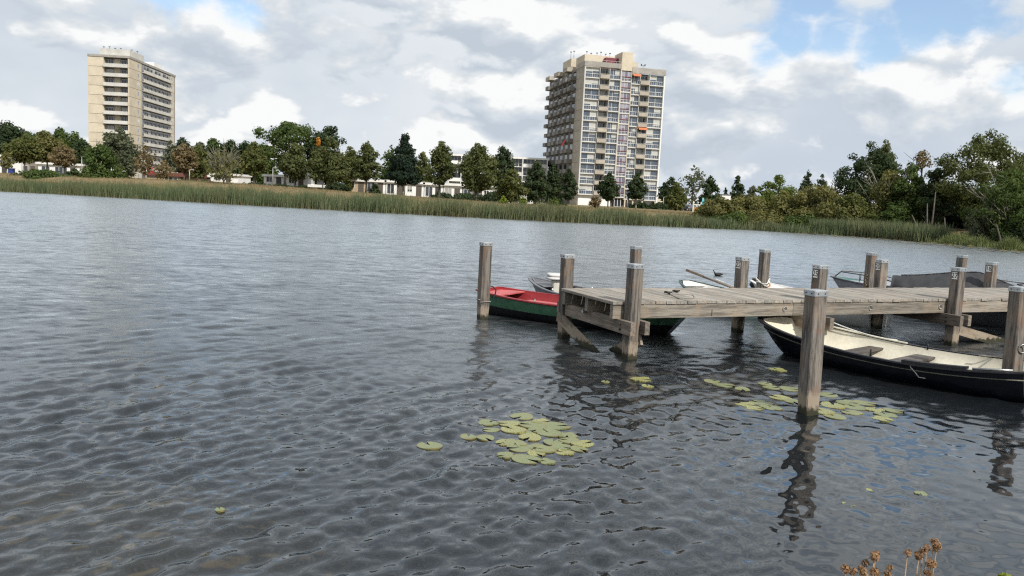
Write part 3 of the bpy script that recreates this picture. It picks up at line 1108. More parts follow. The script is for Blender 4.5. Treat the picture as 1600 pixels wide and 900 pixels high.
# light cap strip on the far gunwale towards the bow
mb = MB()
for i in range(14):
    a, b = rim_pt(st, 0.52 + 0.4 * i / 14, -sd, 0.016), rim_pt(st, 0.52 + 0.4 * (i + 1) / 14, -sd, 0.016)
    vs = [(a.x, a.y + sd * 0.05, a.z - 0.004), (b.x, b.y + sd * 0.05, b.z - 0.004), (b.x, b.y - sd * 0.01, b.z - 0.004), (a.x, a.y - sd * 0.01, a.z - 0.004),
          (a.x, a.y + sd * 0.05, a.z + 0.012), (b.x, b.y + sd * 0.05, b.z + 0.012), (b.x, b.y - sd * 0.01, b.z + 0.012), (a.x, a.y - sd * 0.01, a.z + 0.012)]
    mb.add(vs, [(0, 3, 2, 1), (4, 5, 6, 7), (0, 1, 5, 4), (1, 2, 6, 5), (2, 3, 7, 6), (3, 0, 4, 7)])
mb.build('gunwale_cap', 'paint_cream', bb)


def to_world(e_, p):
    return Matrix.Translation(e_.location) @ Matrix.Rotation(e_.rotation_euler.z, 4, 'Z') @ Vector(p)


p = to_world(bb, rim_pt(st, 0.33, sd, 0.012, 0.02))
dl = Vector((0.02, -0.02, 0))
rope([p + Vector((-0.02, 0.05, 0.0)), p + Vector((0, 0, 0.008)), p + dl + Vector((0.0, 0, -0.05)), p + dl * 1.5 + Vector((0.05, -0.02, -0.12)), p + dl * 1.6 + Vector((0.09, -0.02, -0.17)), p + dl * 1.7 + Vector((0.16, -0.05, -0.175))], 0.0065, 'rope_white',
     'thin pale rope end hanging over the side of the black rowing boat')
p = to_world(bb, rim_pt(st, 0.205, -sd, 0.014, -0.02))
q = mp_right + Vector((-0.07, -0.06, 0.58 - 1.36))
rope([p + Vector((-0.16, 0.10, -0.01)), p + Vector((-0.1, 0.03, 0.0))] + sag(p, q, 0.04), 0.010, 'rope_grey', 'grey mooring rope from the black rowing boat to the ring on the right edge post')
p = to_world(bb, rim_pt(st, 0.63, -sd, 0.02, -0.03))
q = JO + JU * (near_u[1] + 0.12) + JN * -0.1 + Vector((0, 0, 0.52))
rope(sag(q, p, 0.02) + [p + Vector((0.1, -0.1, 0.0)), p + Vector((0.22, -0.16, -0.005))], 0.009, 'rope_white', 'pale mooring rope from the black rowing boat up to post 25')

# red and green boat at the head of the jetty
rb, seat, st, sh, hbf, L = make_boat('rowing_boat', 'green and black rowing boat with red interior at the head of the jetty', (2.98, 13.72), (-0.44, 15.72), 1.30, (0.44, 0.37, 0.40), 0.10, 0.30, 0.62,
                                     {'hull': 'paint_tar', 'strake': 'paint_green', 'inner': 'paint_red', 'gunwale': 'paint_red'}, bow_rake=0.35, two_tone=5, full=0.45, flat=0.55, floor=0.06)
seat(0.004, 0.13, 0.40, 'paint_red_faded', 'stern_deck', 0.025)
sd = near_side(rb)
MB().box(0.22 * L, 0.46 * L, -0.085, 0.085, 0.275, 0.305).build('bench', 'paint_red_faded', rb)
seat(0.60, 0.68, 0.28, 'paint_red_faded')
seat(0.14, 0.58, 0.15, 'paint_green', 'floor_board', 0.02)
p = rim_pt(st, 0.33, sd)
MB().tube([(p.x, p.y - sd * 0.10, p.z - 0.06), (p.x, p.y - sd * 0.10, p.z + 0.045)], 0.010, 6).build('oarlock', 'steel', rb, True)
q0 = Vector((mp_left.x, mp_left.y, 0))
p = to_world(rb, rim_pt(st, 0.05, -sd, 0.0, -0.2))
a = q0 + Vector((0.10, -0.02, 0.74))
rope([a, a + Vector((0.02, 0, -0.06)), a + Vector((0.0, 0, -0.13)), a + Vector((0.06, 0.05, -0.15)), a + Vector((0.12, 0.15, -0.22)), a + Vector((0.11, 0.2, -0.30)), a + Vector((0.04, 0.2, -0.37)), a + Vector((0.10, 0.2, -0.335))], 0.011, 'rope_dark',
     'dark kinked rope from the leftmost post into the red boat')
loop = [q0 + Matrix.Rotation(JA, 3, 'Z') @ Vector((x, y, 0.315 + 0.01 * i)) for i, (x, y) in enumerate(((-0.1, -0.1), (0.1, -0.1), (0.1, 0.1), (-0.1, 0.1), (-0.1, -0.1)))]
rope(loop, 0.008, 'rope_grey', 'thin rope loop round the foot of the leftmost post')

# grey boat with white cushions behind the head of the jetty
gb, seat, st, sh, hbf, L = make_boat('motor_boat', 'dark grey boat with white cushions behind the head of the jetty', (0.42, 17.45), (2.20, 15.05), 1.25, (0.40, 0.40, 0.52), 0.12, 0.10, 0.8,
                                     {'hull': 'paint_grey', 'inner': 'paint_grey', 'gunwale': 'paint_grey'}, bow_rake=0.5, full=0.35)
seat(0.68, 0.985, 0.46, 'paint_grey', 'fore_deck', 0.02)
seat(0.40, 0.47, 0.30, 'paint_grey')


def pillow(mb, cx, cy, cz, lx, ly, lz):
    """soft block"""
    n = 8
    vs, fs = [], []
    for k, (zf, s) in enumerate(((-0.5, 0.86), (-0.3, 0.98), (0.0, 1.0), (0.3, 0.98), (0.5, 0.86))):
        for i in range(16):
            an = 2 * math.pi * i / 16
            cxx, cyy = math.cos(an), math.sin(an)
            r = 1 / (abs(cxx) ** 5 + abs(cyy) ** 5) ** 0.2
            vs.append((cx + cxx * r * lx / 2 * s, cy + cyy * r * ly / 2 * s, cz + zf * lz))
    for k in range(4):
        for i in range(16):
            j = (i + 1) % 16
            fs.append((k * 16 + i, k * 16 + j, k * 16 + 16 + j, k * 16 + 16 + i))
    fs += [tuple(range(15, -1, -1)), tuple(range(64, 80))]
    return mb.add(vs, fs)


cq = at_z(868, 446, 0.46)
for k, (zc, s) in enumerate(((0.612, 1.0), (0.675, 0.93))):
    tag(pillow(MB(), 0, 0, 0, 0.42 * s, 0.36, 0.058).build('seat_cushion', 'cushion_white', None, True, (cq.x + 0.01, cq.y + 0.02 * k, zc), (0, 0, 0.3 - 0.1 * k)),
        ('white cushion on a box in the grey boat, lower of two', 'white cushion in the grey boat, upper of two')[k], 'cushion', 'white cushions in the grey boat')
tag(MB().cbox(-0.10, 0.16, -0.10, 0.10, 0.0, 0.26, 0.02).build('storage_box', 'paint_offwhite_floor', None, False, (cq.x + 0.02, cq.y, 0.315), (0, 0, 0.25)), 'off white box under the two white cushions in the grey boat', 'box')
MB().box(0.36 * L, 0.60 * L, -0.45, 0.45, 0.29, 0.31).build('floor_board', 'paint_grey', gb)
for s in (-1, 1):
    MB().tube([rim_pt(st, 0.55, s, 0.02, -0.05), rim_pt(st, 0.55, s, 0.055, -0.05)], [0.02, 0.012], 8).build('cleat', 'plate_white', gb, True)

# small white boat with dark green outside and two oars
wb, seat, st, sh, hbf, L = make_boat('dinghy', 'small dark green dinghy with white inside and oars, behind plank deck left of plate 22', (4.05, 19.15), (5.02, 16.95), 1.15, (0.38, 0.36, 0.47), 0.10, 0.22, 0.8,
                                     {'hull': 'paint_darkgreen', 'inner': 'paint_white', 'gunwale': 'paint_darkgreen'}, bow_rake=0.3)
seat(0.84, 0.985, 0.40, 'paint_white', 'fore_deck', 0.02)
seat(0.45, 0.53, 0.28, 'paint_white')
for k, (a, b, lb) in enumerate((((1072, 422, 0.86), (1142, 449, 0.40), 'dark weathered oar leaning out over the bow of the green dinghy'), ((1118, 438, 0.62), (1152, 450, 0.38), 'pale oar lying under the dark one in the green dinghy'))):
    pa = at_y(a[0], a[1], 18.3)
    pb = at_y(b[0], b[1], 17.75)
    d = (pb - pa).normalized()
    oar = empty('oar', pb + d * 0.35, label=lb, cat='oar', group='oars in the green dinghy')
    blade_o, shaft_o = pa - (pb + d * 0.35), Vector((0, 0, 0))
    mm = 'oar_wood' if k == 0 else 'cushion_white'
    MB().tube([shaft_o, blade_o.lerp(shaft_o, 0.3)], [0.020, 0.022], 8).build('shaft', mm, oar, True)
    s_ = blade_o.cross(Vector((0, 0, 1))).normalized()
    mb = MB()
    pts = [blade_o.lerp(shaft_o, f) for f in (0.0, 0.1, 0.2, 0.3)]
    wds = (0.045, 0.055, 0.045, 0.022)
    upv = s_.cross(blade_o.normalized())
    vs = []
    for p_, w_ in zip(pts, wds):
        vs += [p_ + s_ * w_ * 0.5 + upv * 0.028, p_ - s_ * w_ * 0.5 + upv * 0.028, p_ - s_ * w_ * 0.5 - upv * 0.022, p_ + s_ * w_ * 0.5 - upv * 0.022]
    fs = [(0, 1, 2, 3), (15, 14, 13, 12)]
    for i in range(3):
        for j in range(4):
            fs.append((i * 4 + j, i * 4 + 4 + j, i * 4 + 4 + (j + 1) % 4, i * 4 + (j + 1) % 4))
    mb.add(vs, fs).build('blade', mm, oar)

# white boat by the post with the white rope
vb, seat, st, sh, hbf, L = make_boat('rowing_boat', 'white rowing boat with dark nose tied to the post with white rope', (5.50, 18.55), (7.35, 16.15), 1.25, (0.40, 0.42, 0.60), 0.12, 0.18, 0.8,
                                     {'hull': 'paint_white', 'inner': 'paint_white', 'gunwale': 'paint_white'}, bow_rake=0.45, full=0.4)
seat(0.55, 0.985, 0.50, 'paint_white', 'fore_deck', 0.02)
MB().tube([(L * 0.975, 0, 0.40), (L * 0.975 + 0.06, 0, 0.52), (L * 0.975 + 0.05, 0, 0.64)], [0.10, 0.13, 0.08], 10).build('bow_fender', 'rubber_black', vb, True)
c0 = Vector((mp_c.x, mp_c.y, 0))
pts = []
for i in range(40):
    an = i / 39 * 2 * math.pi * 2.6
    rr_ = 0.135 + 0.02 * math.sin(i * 1.7)
    pts.append(c0 + Vector((rr_ * math.cos(an), rr_ * math.sin(an), 0.60 + 0.05 * math.sin(i * 0.9) + 0.012 * i / 4)))
rope(pts, 0.014, 'rope_white', 'white rope wound round the post right of plate 22')
rope(sag(c0 + Vector((0.1, -0.1, 0.66)), to_world(vb, (L * 0.8, 0.2, 0.53)), 0.02), 0.008, 'rope_white', 'thin white line from the wound rope down to the white boat')
tag(MB().tube([(0, 0, 0), (0.02, 0.02, 0.05), (0, 0, 0.09)], [0.05, 0.07, 0.04], 10).build('float', 'buoy_orange', None, True, to_world(vb, (L * 0.86, 0.12, 0.502))), 'small orange float on the bow of the white boat', 'float')

# teal boat with bow rail
tb, seat, st, sh, hbf, L = make_boat('motor_boat', 'pale grey motor boat with teal covers and black bow rail behind plate 20', (7.75, 19.85), (10.35, 18.65), 1.35, (0.56, 0.56, 0.68), 0.12, 0.10, 0.85,
                                     {'hull': 'paint_grey_light', 'inner': 'paint_teal', 'gunwale': 'paint_grey'}, bow_rake=0.5)
seat(0.50, 0.985, 0.60, 'paint_grey_light', 'fore_deck', 0.02)
mb = MB()
for s in (-1, 1):
    pr = [rim_pt(st, t_, s, dz, -0.04) for t_, dz in ((0.98, 0.0), (0.93, 0.16), (0.78, 0.19), (0.60, 0.17), (0.46, 0.10), (0.44, 0.0))]
    mb.tube(pr, 0.012, 6)
    for t_ in (0.78, 0.60):
        mb.tube([rim_pt(st, t_, s, 0, -0.04), rim_pt(st, t_, s, 0.185, -0.04)], 0.009, 6)
mb.build('bow_rail', 'dark_iron', tb, True)
seat(0.02, 0.44, 0.555, 'paint_teal', 'aft_cover', 0.02)
MB().add([(L * 0.46, -0.5, 0.58), (L * 0.46, 0.5, 0.58), (L * 0.40, 0.46, 0.70), (L * 0.40, -0.46, 0.70), (L * 0.445, -0.5, 0.58), (L * 0.445, 0.5, 0.58), (L * 0.385, 0.46, 0.70), (L * 0.385, -0.46, 0.70)], [(0, 1, 2, 3), (7, 6, 5, 4), (0, 4, 5, 1), (1, 5, 6, 2), (2, 6, 7, 3), (3, 7, 4, 0)]).build('windscreen', 'paint_teal', tb)
cd = Vector((mp_d.x, mp_d.y, 0)) + Matrix.Rotation(JA, 3, 'Z') @ Vector((-PW / 2 - 0.02, -0.02, 0))
chain = empty('chain', cd + Vector((0, 0, 0.86)), label='rusty chain hanging on the post left of plate 20', cat='chain')
for i in range(9):
    MB().ring((0.004 * (i % 3), 0.01 * math.sin(i), -0.038 * i), ((1, 0.2, 0), (0.2, 1, 0))[i % 2], 0.022, 0.006, 10, 5).build('chain_link', 'stem_dry', chain, True)

# boat under a grey canvas
cb, seat, st, sh, hbf, L = make_boat('covered_boat', 'boat under a dark grey canvas cover between plates 20 and 18', (8.70, 18.62), (10.85, 17.20), 1.55, (0.48, 0.48, 0.60), 0.12, 0.25, 0.9,
                                     {'hull': 'paint_grey', 'inner': None, 'gunwale': 'paint_grey'}, bow_rake=0.4)
mb = MB()
nt, ns = 34, 17
vs, fs = [], []
for i in range(nt + 1):
    t_ = i / nt
    b = hbf(t_) + 0.045
    zs_ = sh(t_)
    ridge = np.interp(t_, [0.0, 0.10, 0.36, 0.55, 0.8, 1.0], [0.12, 0.34, 0.58, 0.52, 0.36, 0.24])
    for j in range(ns):
        s_ = -1 + 2 * j / (ns - 1)
        # taut canvas from the ridge down to the gunwale, then a skirt; folds run from the ridge to the hem
        prof = 1 - abs(s_) ** 1.25
        fold = 0.016 * math.sin(t_ * 44 + s_ * 5 + 1.7 * math.sin(t_ * 9)) * min(1, abs(s_) * 2.2) + 0.010 * math.sin(t_ * 91 + 3 * s_)
        z_ = zs_ + 0.02 + ridge * prof + fold * (0.6 + prof * 0.6)
        if abs(s_) > 0.93:
            z_ = zs_ - 0.13 + 0.02 * math.sin(t_ * 30)
        vs.append((t_ * L * 1.03 - 0.03, s_ * b * (1.0 if abs(s_) > 0.9 else 1.02), z_))
for i in range(nt):
    for j in range(ns - 1):
        a = i * ns + j
        fs.append((a, a + 1, a + ns + 1, a + ns))
fs += [tuple(range(ns)), tuple(range(nt * ns + ns - 1, nt * ns - 1, -1))]
mb.add(vs, fs).build('canvas_cover', 'canvas_grey', cb, True)
mb = MB()
mb.tube([(t_ * L, 0, sh(t_) + 0.03 + np.interp(t_, [0.0, 0.10, 0.36, 0.55, 0.8, 1.0], [0.12, 0.34, 0.58, 0.52, 0.36, 0.24])) for t_ in [k / 20 for k in range(1, 20)]], 0.014, 6)
mb.build('ridge_seam', 'canvas_grey', cb, True)
q = JO + JU * (far_u[3] + 0.1) + JN * (N1 + 0.1) + Vector((0, 0, 0.98))
rope(sag(q, q + Vector((2.1, 0.75, -0.12)), 0.03), 0.011, 'rope_dark', 'dark line running right from the post with plate 18')
kb, seat, st, sh, hbf, L = make_boat('rowing_boat', 'black boat end cut by the right picture edge behind the jetty', (11.75, 18.9), (13.6, 16.9), 1.3, (0.5, 0.5, 0.78), 0.1, 0.2, 0.8,
                                     {'hull': 'paint_black', 'inner': 'paint_grey', 'gunwale': 'gunwale_black'}, bow_rake=0.4)

# rope and shackles lying on the deck
rp = []
base = at_z(1046, 459, DZ + 0.008)
ctrl = [(1044, 458), (1052, 462), (1060, 468), (1066, 470), (1074, 473), (1082, 471), (1086, 465), (1083, 461), (1072, 460), (1058, 459), (1048, 459)]
for k in range(len(ctrl)):
    x, y = ctrl[k]
    q = at_z(x, min(y, 466), DZ + 0.008)
    rp.append(q)
dense = []
for a, b in zip(rp[:-1], rp[1:]):
    dense += [a.lerp(b, i / 4) for i in range(4)]
rope(dense, 0.007, 'rope_grey', 'thin grey rope coiled in a loop on the jetty deck')
for (x, y, lb) in ((1043, 458, 'left iron shackle lying on the deck by the coiled rope'), (1056, 456, 'right iron shackle lying on the deck by the coiled rope')):
    q = at_z(x, y, DZ + 0.02)
    mb = MB().ring((0, 0, 0.012), (0.3, 0.2, 1), 0.035, 0.014, 12, 6)
    mb.tube([(-0.05, 0.02, 0.012), (0.07, -0.01, 0.02)], [0.016, 0.012], 6)
    tag(mb.build('shackle', 'dark_iron', None, True, q, (0, 0, x)), lb, 'shackle', 'shackles on the deck')

# ---------------------------------------------------------------- lily pads
def pad_mesh(seed, ragged=0.0):
    rs = random.Random(seed)
    n = 30
    vs = [(0.0, 0.0, 0.003)]
    notch = 0.24
    ph = [rs.uniform(0, 6.28) for _ in range(4)]
    for ringk, rf in ((0, 0.5), (1, 1.0)):
        for i in range(n):
            an = notch + (2 * math.pi - 2 * notch) * i / (n - 1)
            r = rf * (1 + 0.05 * math.sin(2 * an + ph[0]) + 0.03 * math.sin(3 * an + ph[1]))
            if ringk and ragged:
                r *= 1 - ragged * max(0, math.sin(5 * an + ph[2])) * rs.uniform(0.3, 1)
            z = 0.003 + (0.001 + 0.004 * math.sin(2 * an + ph[3])) * rf * rf if ringk else 0.003
            vs.append((math.cos(an) * r, math.sin(an) * r * 0.93, z))
    fs = [(0, 1 + i, 2 + i) for i in range(n - 1)]
    fs += [(1 + i, 1 + n + i, 2 + n + i, 2 + i) for i in range(n - 1)]
    # thickness: a skirt a few mm down
    m0 = len(vs)
    for i in range(n):
        x, y, z = vs[1 + n + i]
        vs.append((x * 0.99, y * 0.99, z - 0.012))
    fs += [(1 + n + i, m0 + i, m0 + i + 1, 2 + n + i) for i in range(n - 1)]
    return MB().add(vs, fs).mesh('lily_pad', 'lily_leaf', False)


PADS = [pad_mesh(i) for i in range(5)] + [pad_mesh(20 + i, 0.3) for i in range(2)]


PADPOS = []


def pad(px, py, wpx, label, group, k=None, sink=0.0):
    q = at_z(px, py, 0.0)
    depth = (q - Vector((0, 0, EYE))).dot(_fw)
    r = wpx / 2 * depth / FPX
    me = PADS[random.randrange(7) if k is None else k]
    # follow the water surface below: tilt a hair, float just above the crests
    o = link('lily_pad', me, None, (q.x, q.y, 0.002 + random.uniform(0, 0.005) - sink * random.uniform(0.2, 1.0)), (random.uniform(-0.015, 0.015), random.uniform(-0.015, 0.015), random.uniform(0, 6.28)), (r, r, 1))
    PADPOS.append((q.x, q.y, r))
    return tag(o, label, 'lily pad', group)


pad(672, 697, 41, 'lone round lily pad floating left of the main pad cluster', 'lily pads in open water', 0)
pad(344, 798, 16, 'tiny lone lily pad at the lower left of the water', 'lily pads in open water', 1)
pad(732, 683, 28, 'half sunk lily pad at the left tip of the main cluster', 'main lily pad cluster', 2)
GL = 'lily pad within the dense cluster in open water left of the near post'
for (x, y, w_, k) in ((815, 651, 36, 0), (763, 661, 32, 5), (795, 662, 32, 1), (845, 659, 28, 5), (832, 664, 40, 2), (868, 666, 44, 3), (767, 672, 24, 1), (803, 672, 38, 0), (840, 672, 30, 4), (822, 677, 24, 2), (758, 685, 28, 3),
                      (828, 684, 34, 0), (858, 677, 38, 1), (788, 692, 28, 2), (805, 693, 36, 5), (886, 681, 32, 6), (864, 691, 32, 3), (889, 689, 30, 2), (910, 694, 34, 4), (812, 700, 40, 0), (838, 699, 28, 1), (850, 703, 34, 3), (878, 699, 34, 6),
                      (882, 707, 30, 6), (790, 712, 30, 5), (838, 709, 26, 2), (822, 718, 43, 4), (855, 722, 26, 6), (905, 702, 26, 1)):
    pad(x, y, w_ * 1.1, GL, 'main lily pad cluster', k)
GR = 'lily pad in the scattered bed round the foot of the nearest mooring post'
for (x, y, w_, k) in ((1165, 632, 34, 5), (1190, 630, 38, 6), (1205, 637, 36, 5), (1180, 638, 30, 6), (1220, 622, 36, 3), (1235, 608, 34, 0), (1240, 628, 30, 1), (1292, 617, 34, 0), (1285, 643, 40, 4), (1304, 651, 36, 3), (1302, 634, 40, 2),
                      (1325, 630, 40, 5), (1338, 637, 36, 0), (1352, 630, 34, 1), (1330, 645, 34, 5), (1366, 640, 34, 6), (1384, 648, 36, 5), (1380, 655, 34, 6), (1396, 642, 30, 1), (1130, 602, 34, 2), (1112, 596, 26, 3), (1160, 608, 26, 1), (1205, 606, 28, 2), (1215, 578, 30, 6), (1195, 600, 24, 1)):
    pad(x, y, w_, GR, 'lily pads round the near post', k, 0.004)
pad(946, 597, 15, 'small lily pad in the dark reflection left of the jetty head, left of two', 'lily pads by the jetty head', 1)
pad(1002, 593, 36, 'bright lily pad in the dark reflection in front of the corner post', 'lily pads by the jetty head', 5)
pad(1012, 604, 20, 'small lily pad just below the bright one in front of the corner post', 'lily pads by the jetty head', 2)
for (x, y, w_, lb) in ((1325, 788, 22, 'drowned lily pad in the lower right water, leftmost of three'), (1360, 766, 14, 'drowned lily pad in the lower right water, topmost of three'), (1438, 771, 22, 'drowned lily pad in the lower right water, rightmost of three'), (1545, 718, 26, 'drowned lily pad near the right picture edge below the black boat')):
    pad(x, y, w_, lb, 'drowned lily pads', 6, 0.014)

# floating leaves damp the ripples under them
co = np.empty(len(wm.vertices) * 3, dtype=np.float32)
wm.vertices.foreach_get('co', co)
co = co.reshape(-1, 3)
for (x, y, r) in PADPOS:
    d2 = ((co[:, 0] - x) ** 2 + (co[:, 1] - y) ** 2) / (r * 1.25) ** 2
    nearby = d2 < 6
    co[nearby, 2] *= 1 - np.exp(-np.clip(d2[nearby] - 0.5, 0, None) * 1.2)
wm.vertices.foreach_set('co', co.ravel())
wm.update()

# far bed of pads along the right bank: too many and too small to pick apart
V_, F_ = [], []
rs = np.random.default_rng(5)
def pads_field(n, x0, x1, off0, off1):
    out = []
    X = rs.uniform(x0, x1, n * 30)
    Y = rs.uniform(40, 100, n * 30)
    s_ = shore_dist(np.column_stack([X, Y]))
    ok = (s_ < -off0) & (s_ > -off1)
    P = np.column_stack([X, Y])[ok][:n]
    return P
P = pads_field(900, 27, 60, 0.1, 5.5)
an = np.linspace(0, 2 * np.pi, 9)[:-1]
rad = rs.uniform(0.10, 0.22, len(P))
VV = np.zeros((len(P), 8, 3))
VV[:, :, 0] = P[:, :1] + np.cos(an)[None] * rad[:, None]
VV[:, :, 1] = P[:, 1:] + np.sin(an)[None] * rad[:, None]
VV[:, :, 2] = 0.03 + rs.uniform(0, 0.05, (len(P), 1)) + np.cos(an)[None] * rs.uniform(-0.03, 0.03, (len(P), 1))
FF = np.arange(len(P) * 8).reshape(-1, 8)
tag(link('lily_field', np_mesh('lily_field', VV.reshape(-1, 3), FF, 'lily_leaf')), 'bed of lily pads along the wooded right bank', 'lily pads', kind='stuff')

# ---------------------------------------------------------------- water bird
bq = at_z(1122, 431, 0.0)
bird = empty('water_bird', (bq.x, bq.y, 0), 0.15, label='small dark coot swimming behind the jetty', cat='bird')
mb = MB()
ringsb = [(-0.17, 0.055, 0.004, 0.012), (-0.13, 0.055, 0.035, 0.03), (-0.07, 0.05, 0.06, 0.05), (0.0, 0.045, 0.075, 0.06), (0.07, 0.045, 0.065, 0.055), (0.11, 0.06, 0.045, 0.05), (0.135, 0.10, 0.026, 0.034), (0.145, 0.135, 0.022, 0.026), (0.158, 0.158, 0.026, 0.024), (0.185, 0.160, 0.018, 0.018), (0.2, 0.155, 0.006, 0.006)]
vs, fs = [], []
for (x, z, wy, wz) in ringsb:
    for k in range(10):
        a = 2 * math.pi * k / 10
        vs.append((-x, wy * math.cos(a), z + wz * math.sin(a)))
for i in range(len(ringsb) - 1):
    for k in range(10):
        j = (k + 1) % 10
        fs.append((i * 10 + k, i * 10 + j, i * 10 + 10 + j, i * 10 + 10 + k))
fs += [tuple(range(9, -1, -1)), tuple(range(len(vs) - 10, len(vs)))]
mb.add(vs, fs).build('body', 'bird_black', bird, True)
MB().tube([(-0.195, 0, 0.158), (-0.235, 0, 0.148)], [0.010, 0.003], 6).build('beak', 'bird_beak', bird, True)

# ---------------------------------------------------------------- buildings
def frame_mesh(w_, h_, cols, trans, rail=None, t=0.07, d=0.10):
    """window frame in the x-z plane, face towards -y; cols: mullion positions 0..1, trans: transom heights (m)"""
    mb = MB()
    mb.box(0, t, 0, d, 0, h_).box(w_ - t, w_, 0, d, 0, h_).box(t, w_ - t, 0, d, 0, t).box(t, w_ - t, 0, d, h_ - t, h_)
    for c in cols:
        mb.box(w_ * c - t / 2, w_ * c + t / 2, 0.003, d, t, h_ - t)
    for z in trans:
        mb.box(t, w_ - t, 0.006, d, z - t / 2, z + t / 2)
    if rail:
        mb.box(0.02, w_ - 0.02, -0.16, -0.11, rail - 0.05, rail)
        for k in range(int(w_ / 0.55) + 1):
            x = 0.04 + k * (w_ - 0.10) / int(w_ / 0.55)
            mb.box(x, x + 0.035, -0.15, -0.12, 0.05, rail - 0.05)
        mb.box(0.02, w_ - 0.02, -0.16, -0.11, 0.0, 0.05)
    return mb


def pane_mesh(w_, h_, mat):
    return MB().box(0, w_, 0, 0.03, 0, h_).mesh('pane', mat)


SH = 2.72
# ---- right tower
c = at_y(902, 316, 215)
T1Z = gz(c.x, c.y) - 0.1
tw = empty('apartment_tower', (c.x, c.y, T1Z), R(13), label='tall grey apartment tower with white framed glazing, balconies and orange awnings', cat='tower', group='high-rise flats across the lake')
W1, D1, NF = 22.2, 34.0, 12
G1 = 3.0
DROP = 0.75                                 # the right half sits lower
TOPL, TOPR = G1 + NF * SH + 0.1, G1 + NF * SH + 0.1 - DROP
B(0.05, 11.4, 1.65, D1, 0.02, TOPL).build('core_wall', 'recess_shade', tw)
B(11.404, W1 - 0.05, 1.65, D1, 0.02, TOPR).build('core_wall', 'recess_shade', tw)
cols = [('A', 0.35, 4.15, 0, 'win'), ('B', 4.25, 6.85, 0, 'bal'), ('C', 6.95, 9.85, 0, 'win'), ('D', 10.15, 12.75, 0, 'stair'), ('E', 13.0, 15.25, 1, 'win'), ('F', 15.3, 17.9, 1, 'bal'), ('G', 18.0, 21.85, 1, 'win')]
wn = {}
for (nm, x0, x1, lo, kind) in cols:
    w_ = x1 - x0
    if kind == 'win':
        cs = (0.5,) if w_ > 3.5 else (0.36,)
        wn[nm] = (frame_mesh(w_, SH - 0.30, cs, (1.0,), 0.98).mesh('window', 'frame_white'), pane_mesh(w_ / 2 - 0.06, SH - 0.42, 'glass_tower'))
    elif kind == 'stair':
        wn[nm] = (frame_mesh(w_, SH - 0.25, (0.34, 0.66), (1.0,), 0.72).mesh('window', 'frame_white'), pane_mesh(w_ / 3 - 0.06, SH - 0.36, 'glass_stair'))
    else:
        wn[nm] = (frame_mesh(w_ - 0.2, 2.3, (0.36, 0.7), (), None, 0.06).mesh('balcony_window', 'frame_white'), pane_mesh(w_ - 0.34, 2.16, 'glass_dark'))
par_me = {}
for nm, x0, x1 in (('B', 4.25, 6.85), ('F', 15.3, 17.9)):
    par_me[nm] = MB().box(0, x1 - x0, 0, 0.12, 0, 0.98).box(0, x1 - x0, 0.123, 0.9, 0, 0.14).mesh('balcony', 'concrete_tan')
    par_me[nm + 'r'] = MB().box(0.02, x1 - x0 - 0.02, 0.03, 0.07, 1.12, 1.16).box(0.04, 0.08, 0.03, 0.07, 0.985, 1.12).box(x1 - x0 - 0.08, x1 - x0 - 0.04, 0.03, 0.07, 0.985, 1.12).mesh('handrail', 'frame_white')
red_me = MB().box(0, 2.6, -0.03, 0.0, 0, 0.15).mesh('red_panel', 'panel_red')
slabL = MB().box(0, 9.9, 0, 1.64, -0.22, 0).mesh('floor_slab', 'concrete_pale')
slabD = MB().box(0, 3.0, 0, 1.64, -0.22, 0).mesh('floor_slab', 'concrete_pale')
slabR = MB().box(0, 9.25, 0, 1.64, -0.22, 0).mesh('floor_slab', 'concrete_pale')
for f in range(NF):
    z0 = G1 + f * SH
    link('floor_slab', slabL, tw, (0.04, 0.02, z0))
    link('floor_slab', slabD, tw, (9.945, 0.06, z0 - 0.3))
    link('floor_slab', slabR, tw, (12.95, 0.02, z0 - DROP))
    for (nm, x0, x1, lo, kind) in cols:
        zf = z0 - DROP * lo
        w_ = x1 - x0
        if kind == 'win':
            wo_ = link('window', wn[nm][0], tw, (x0, 0.50, zf + 0.02))
            for k in range(2):
                link('pane', wn[nm][1], wo_, (0.05 + k * (w_ / 2 - 0.03), 0.05, 0.06))
        elif kind == 'stair':
            wo_ = link('window', wn[nm][0], tw, (x0, 0.25, zf - 0.28))
            for k in range(3):
                link('pane', wn[nm][1], wo_, (0.05 + k * (w_ / 3 - 0.02), 0.05, 0.06))
            link('red_panel', red_me, tw, (x0, 0.18, zf + 0.70))
        else:
            bo = link('balcony', par_me[nm], tw, (x0, -0.35, zf - 0.10))
            link('handrail', par_me[nm + 'r'], bo)
            wo_ = link('balcony_window', wn[nm][0], tw, (x0 + 0.1, 1.50, zf + 0.03))
            link('pane', wn[nm][1], wo_, (0.07, 0.05, 0.07))
for x in (0.0, 4.16, 6.86, 9.86):
    B(x, x + 0.09 if x else 0.34, 0.0 if x else -0.02, 1.63, G1 - 0.2, TOPL - 0.1).build('fin_wall', 'concrete_pale', tw)
for x in (15.255, 17.91):
    B(x, x + 0.08, 0.0, 1.63, G1 - DROP - 0.2, TOPR - 0.1).build('fin_wall', 'frame_white', tw)
B(W1 - 0.33, W1, -0.02, 1.63, 0.0, TOPR - 0.1).build('fin_wall', 'frame_white', tw)
for x in (9.952, 12.755):
    B(x, x + 0.19, 0.03, 1.63, G1 - 1.0, TOPL - 0.5).build('fin_wall', 'concrete_beige', tw)
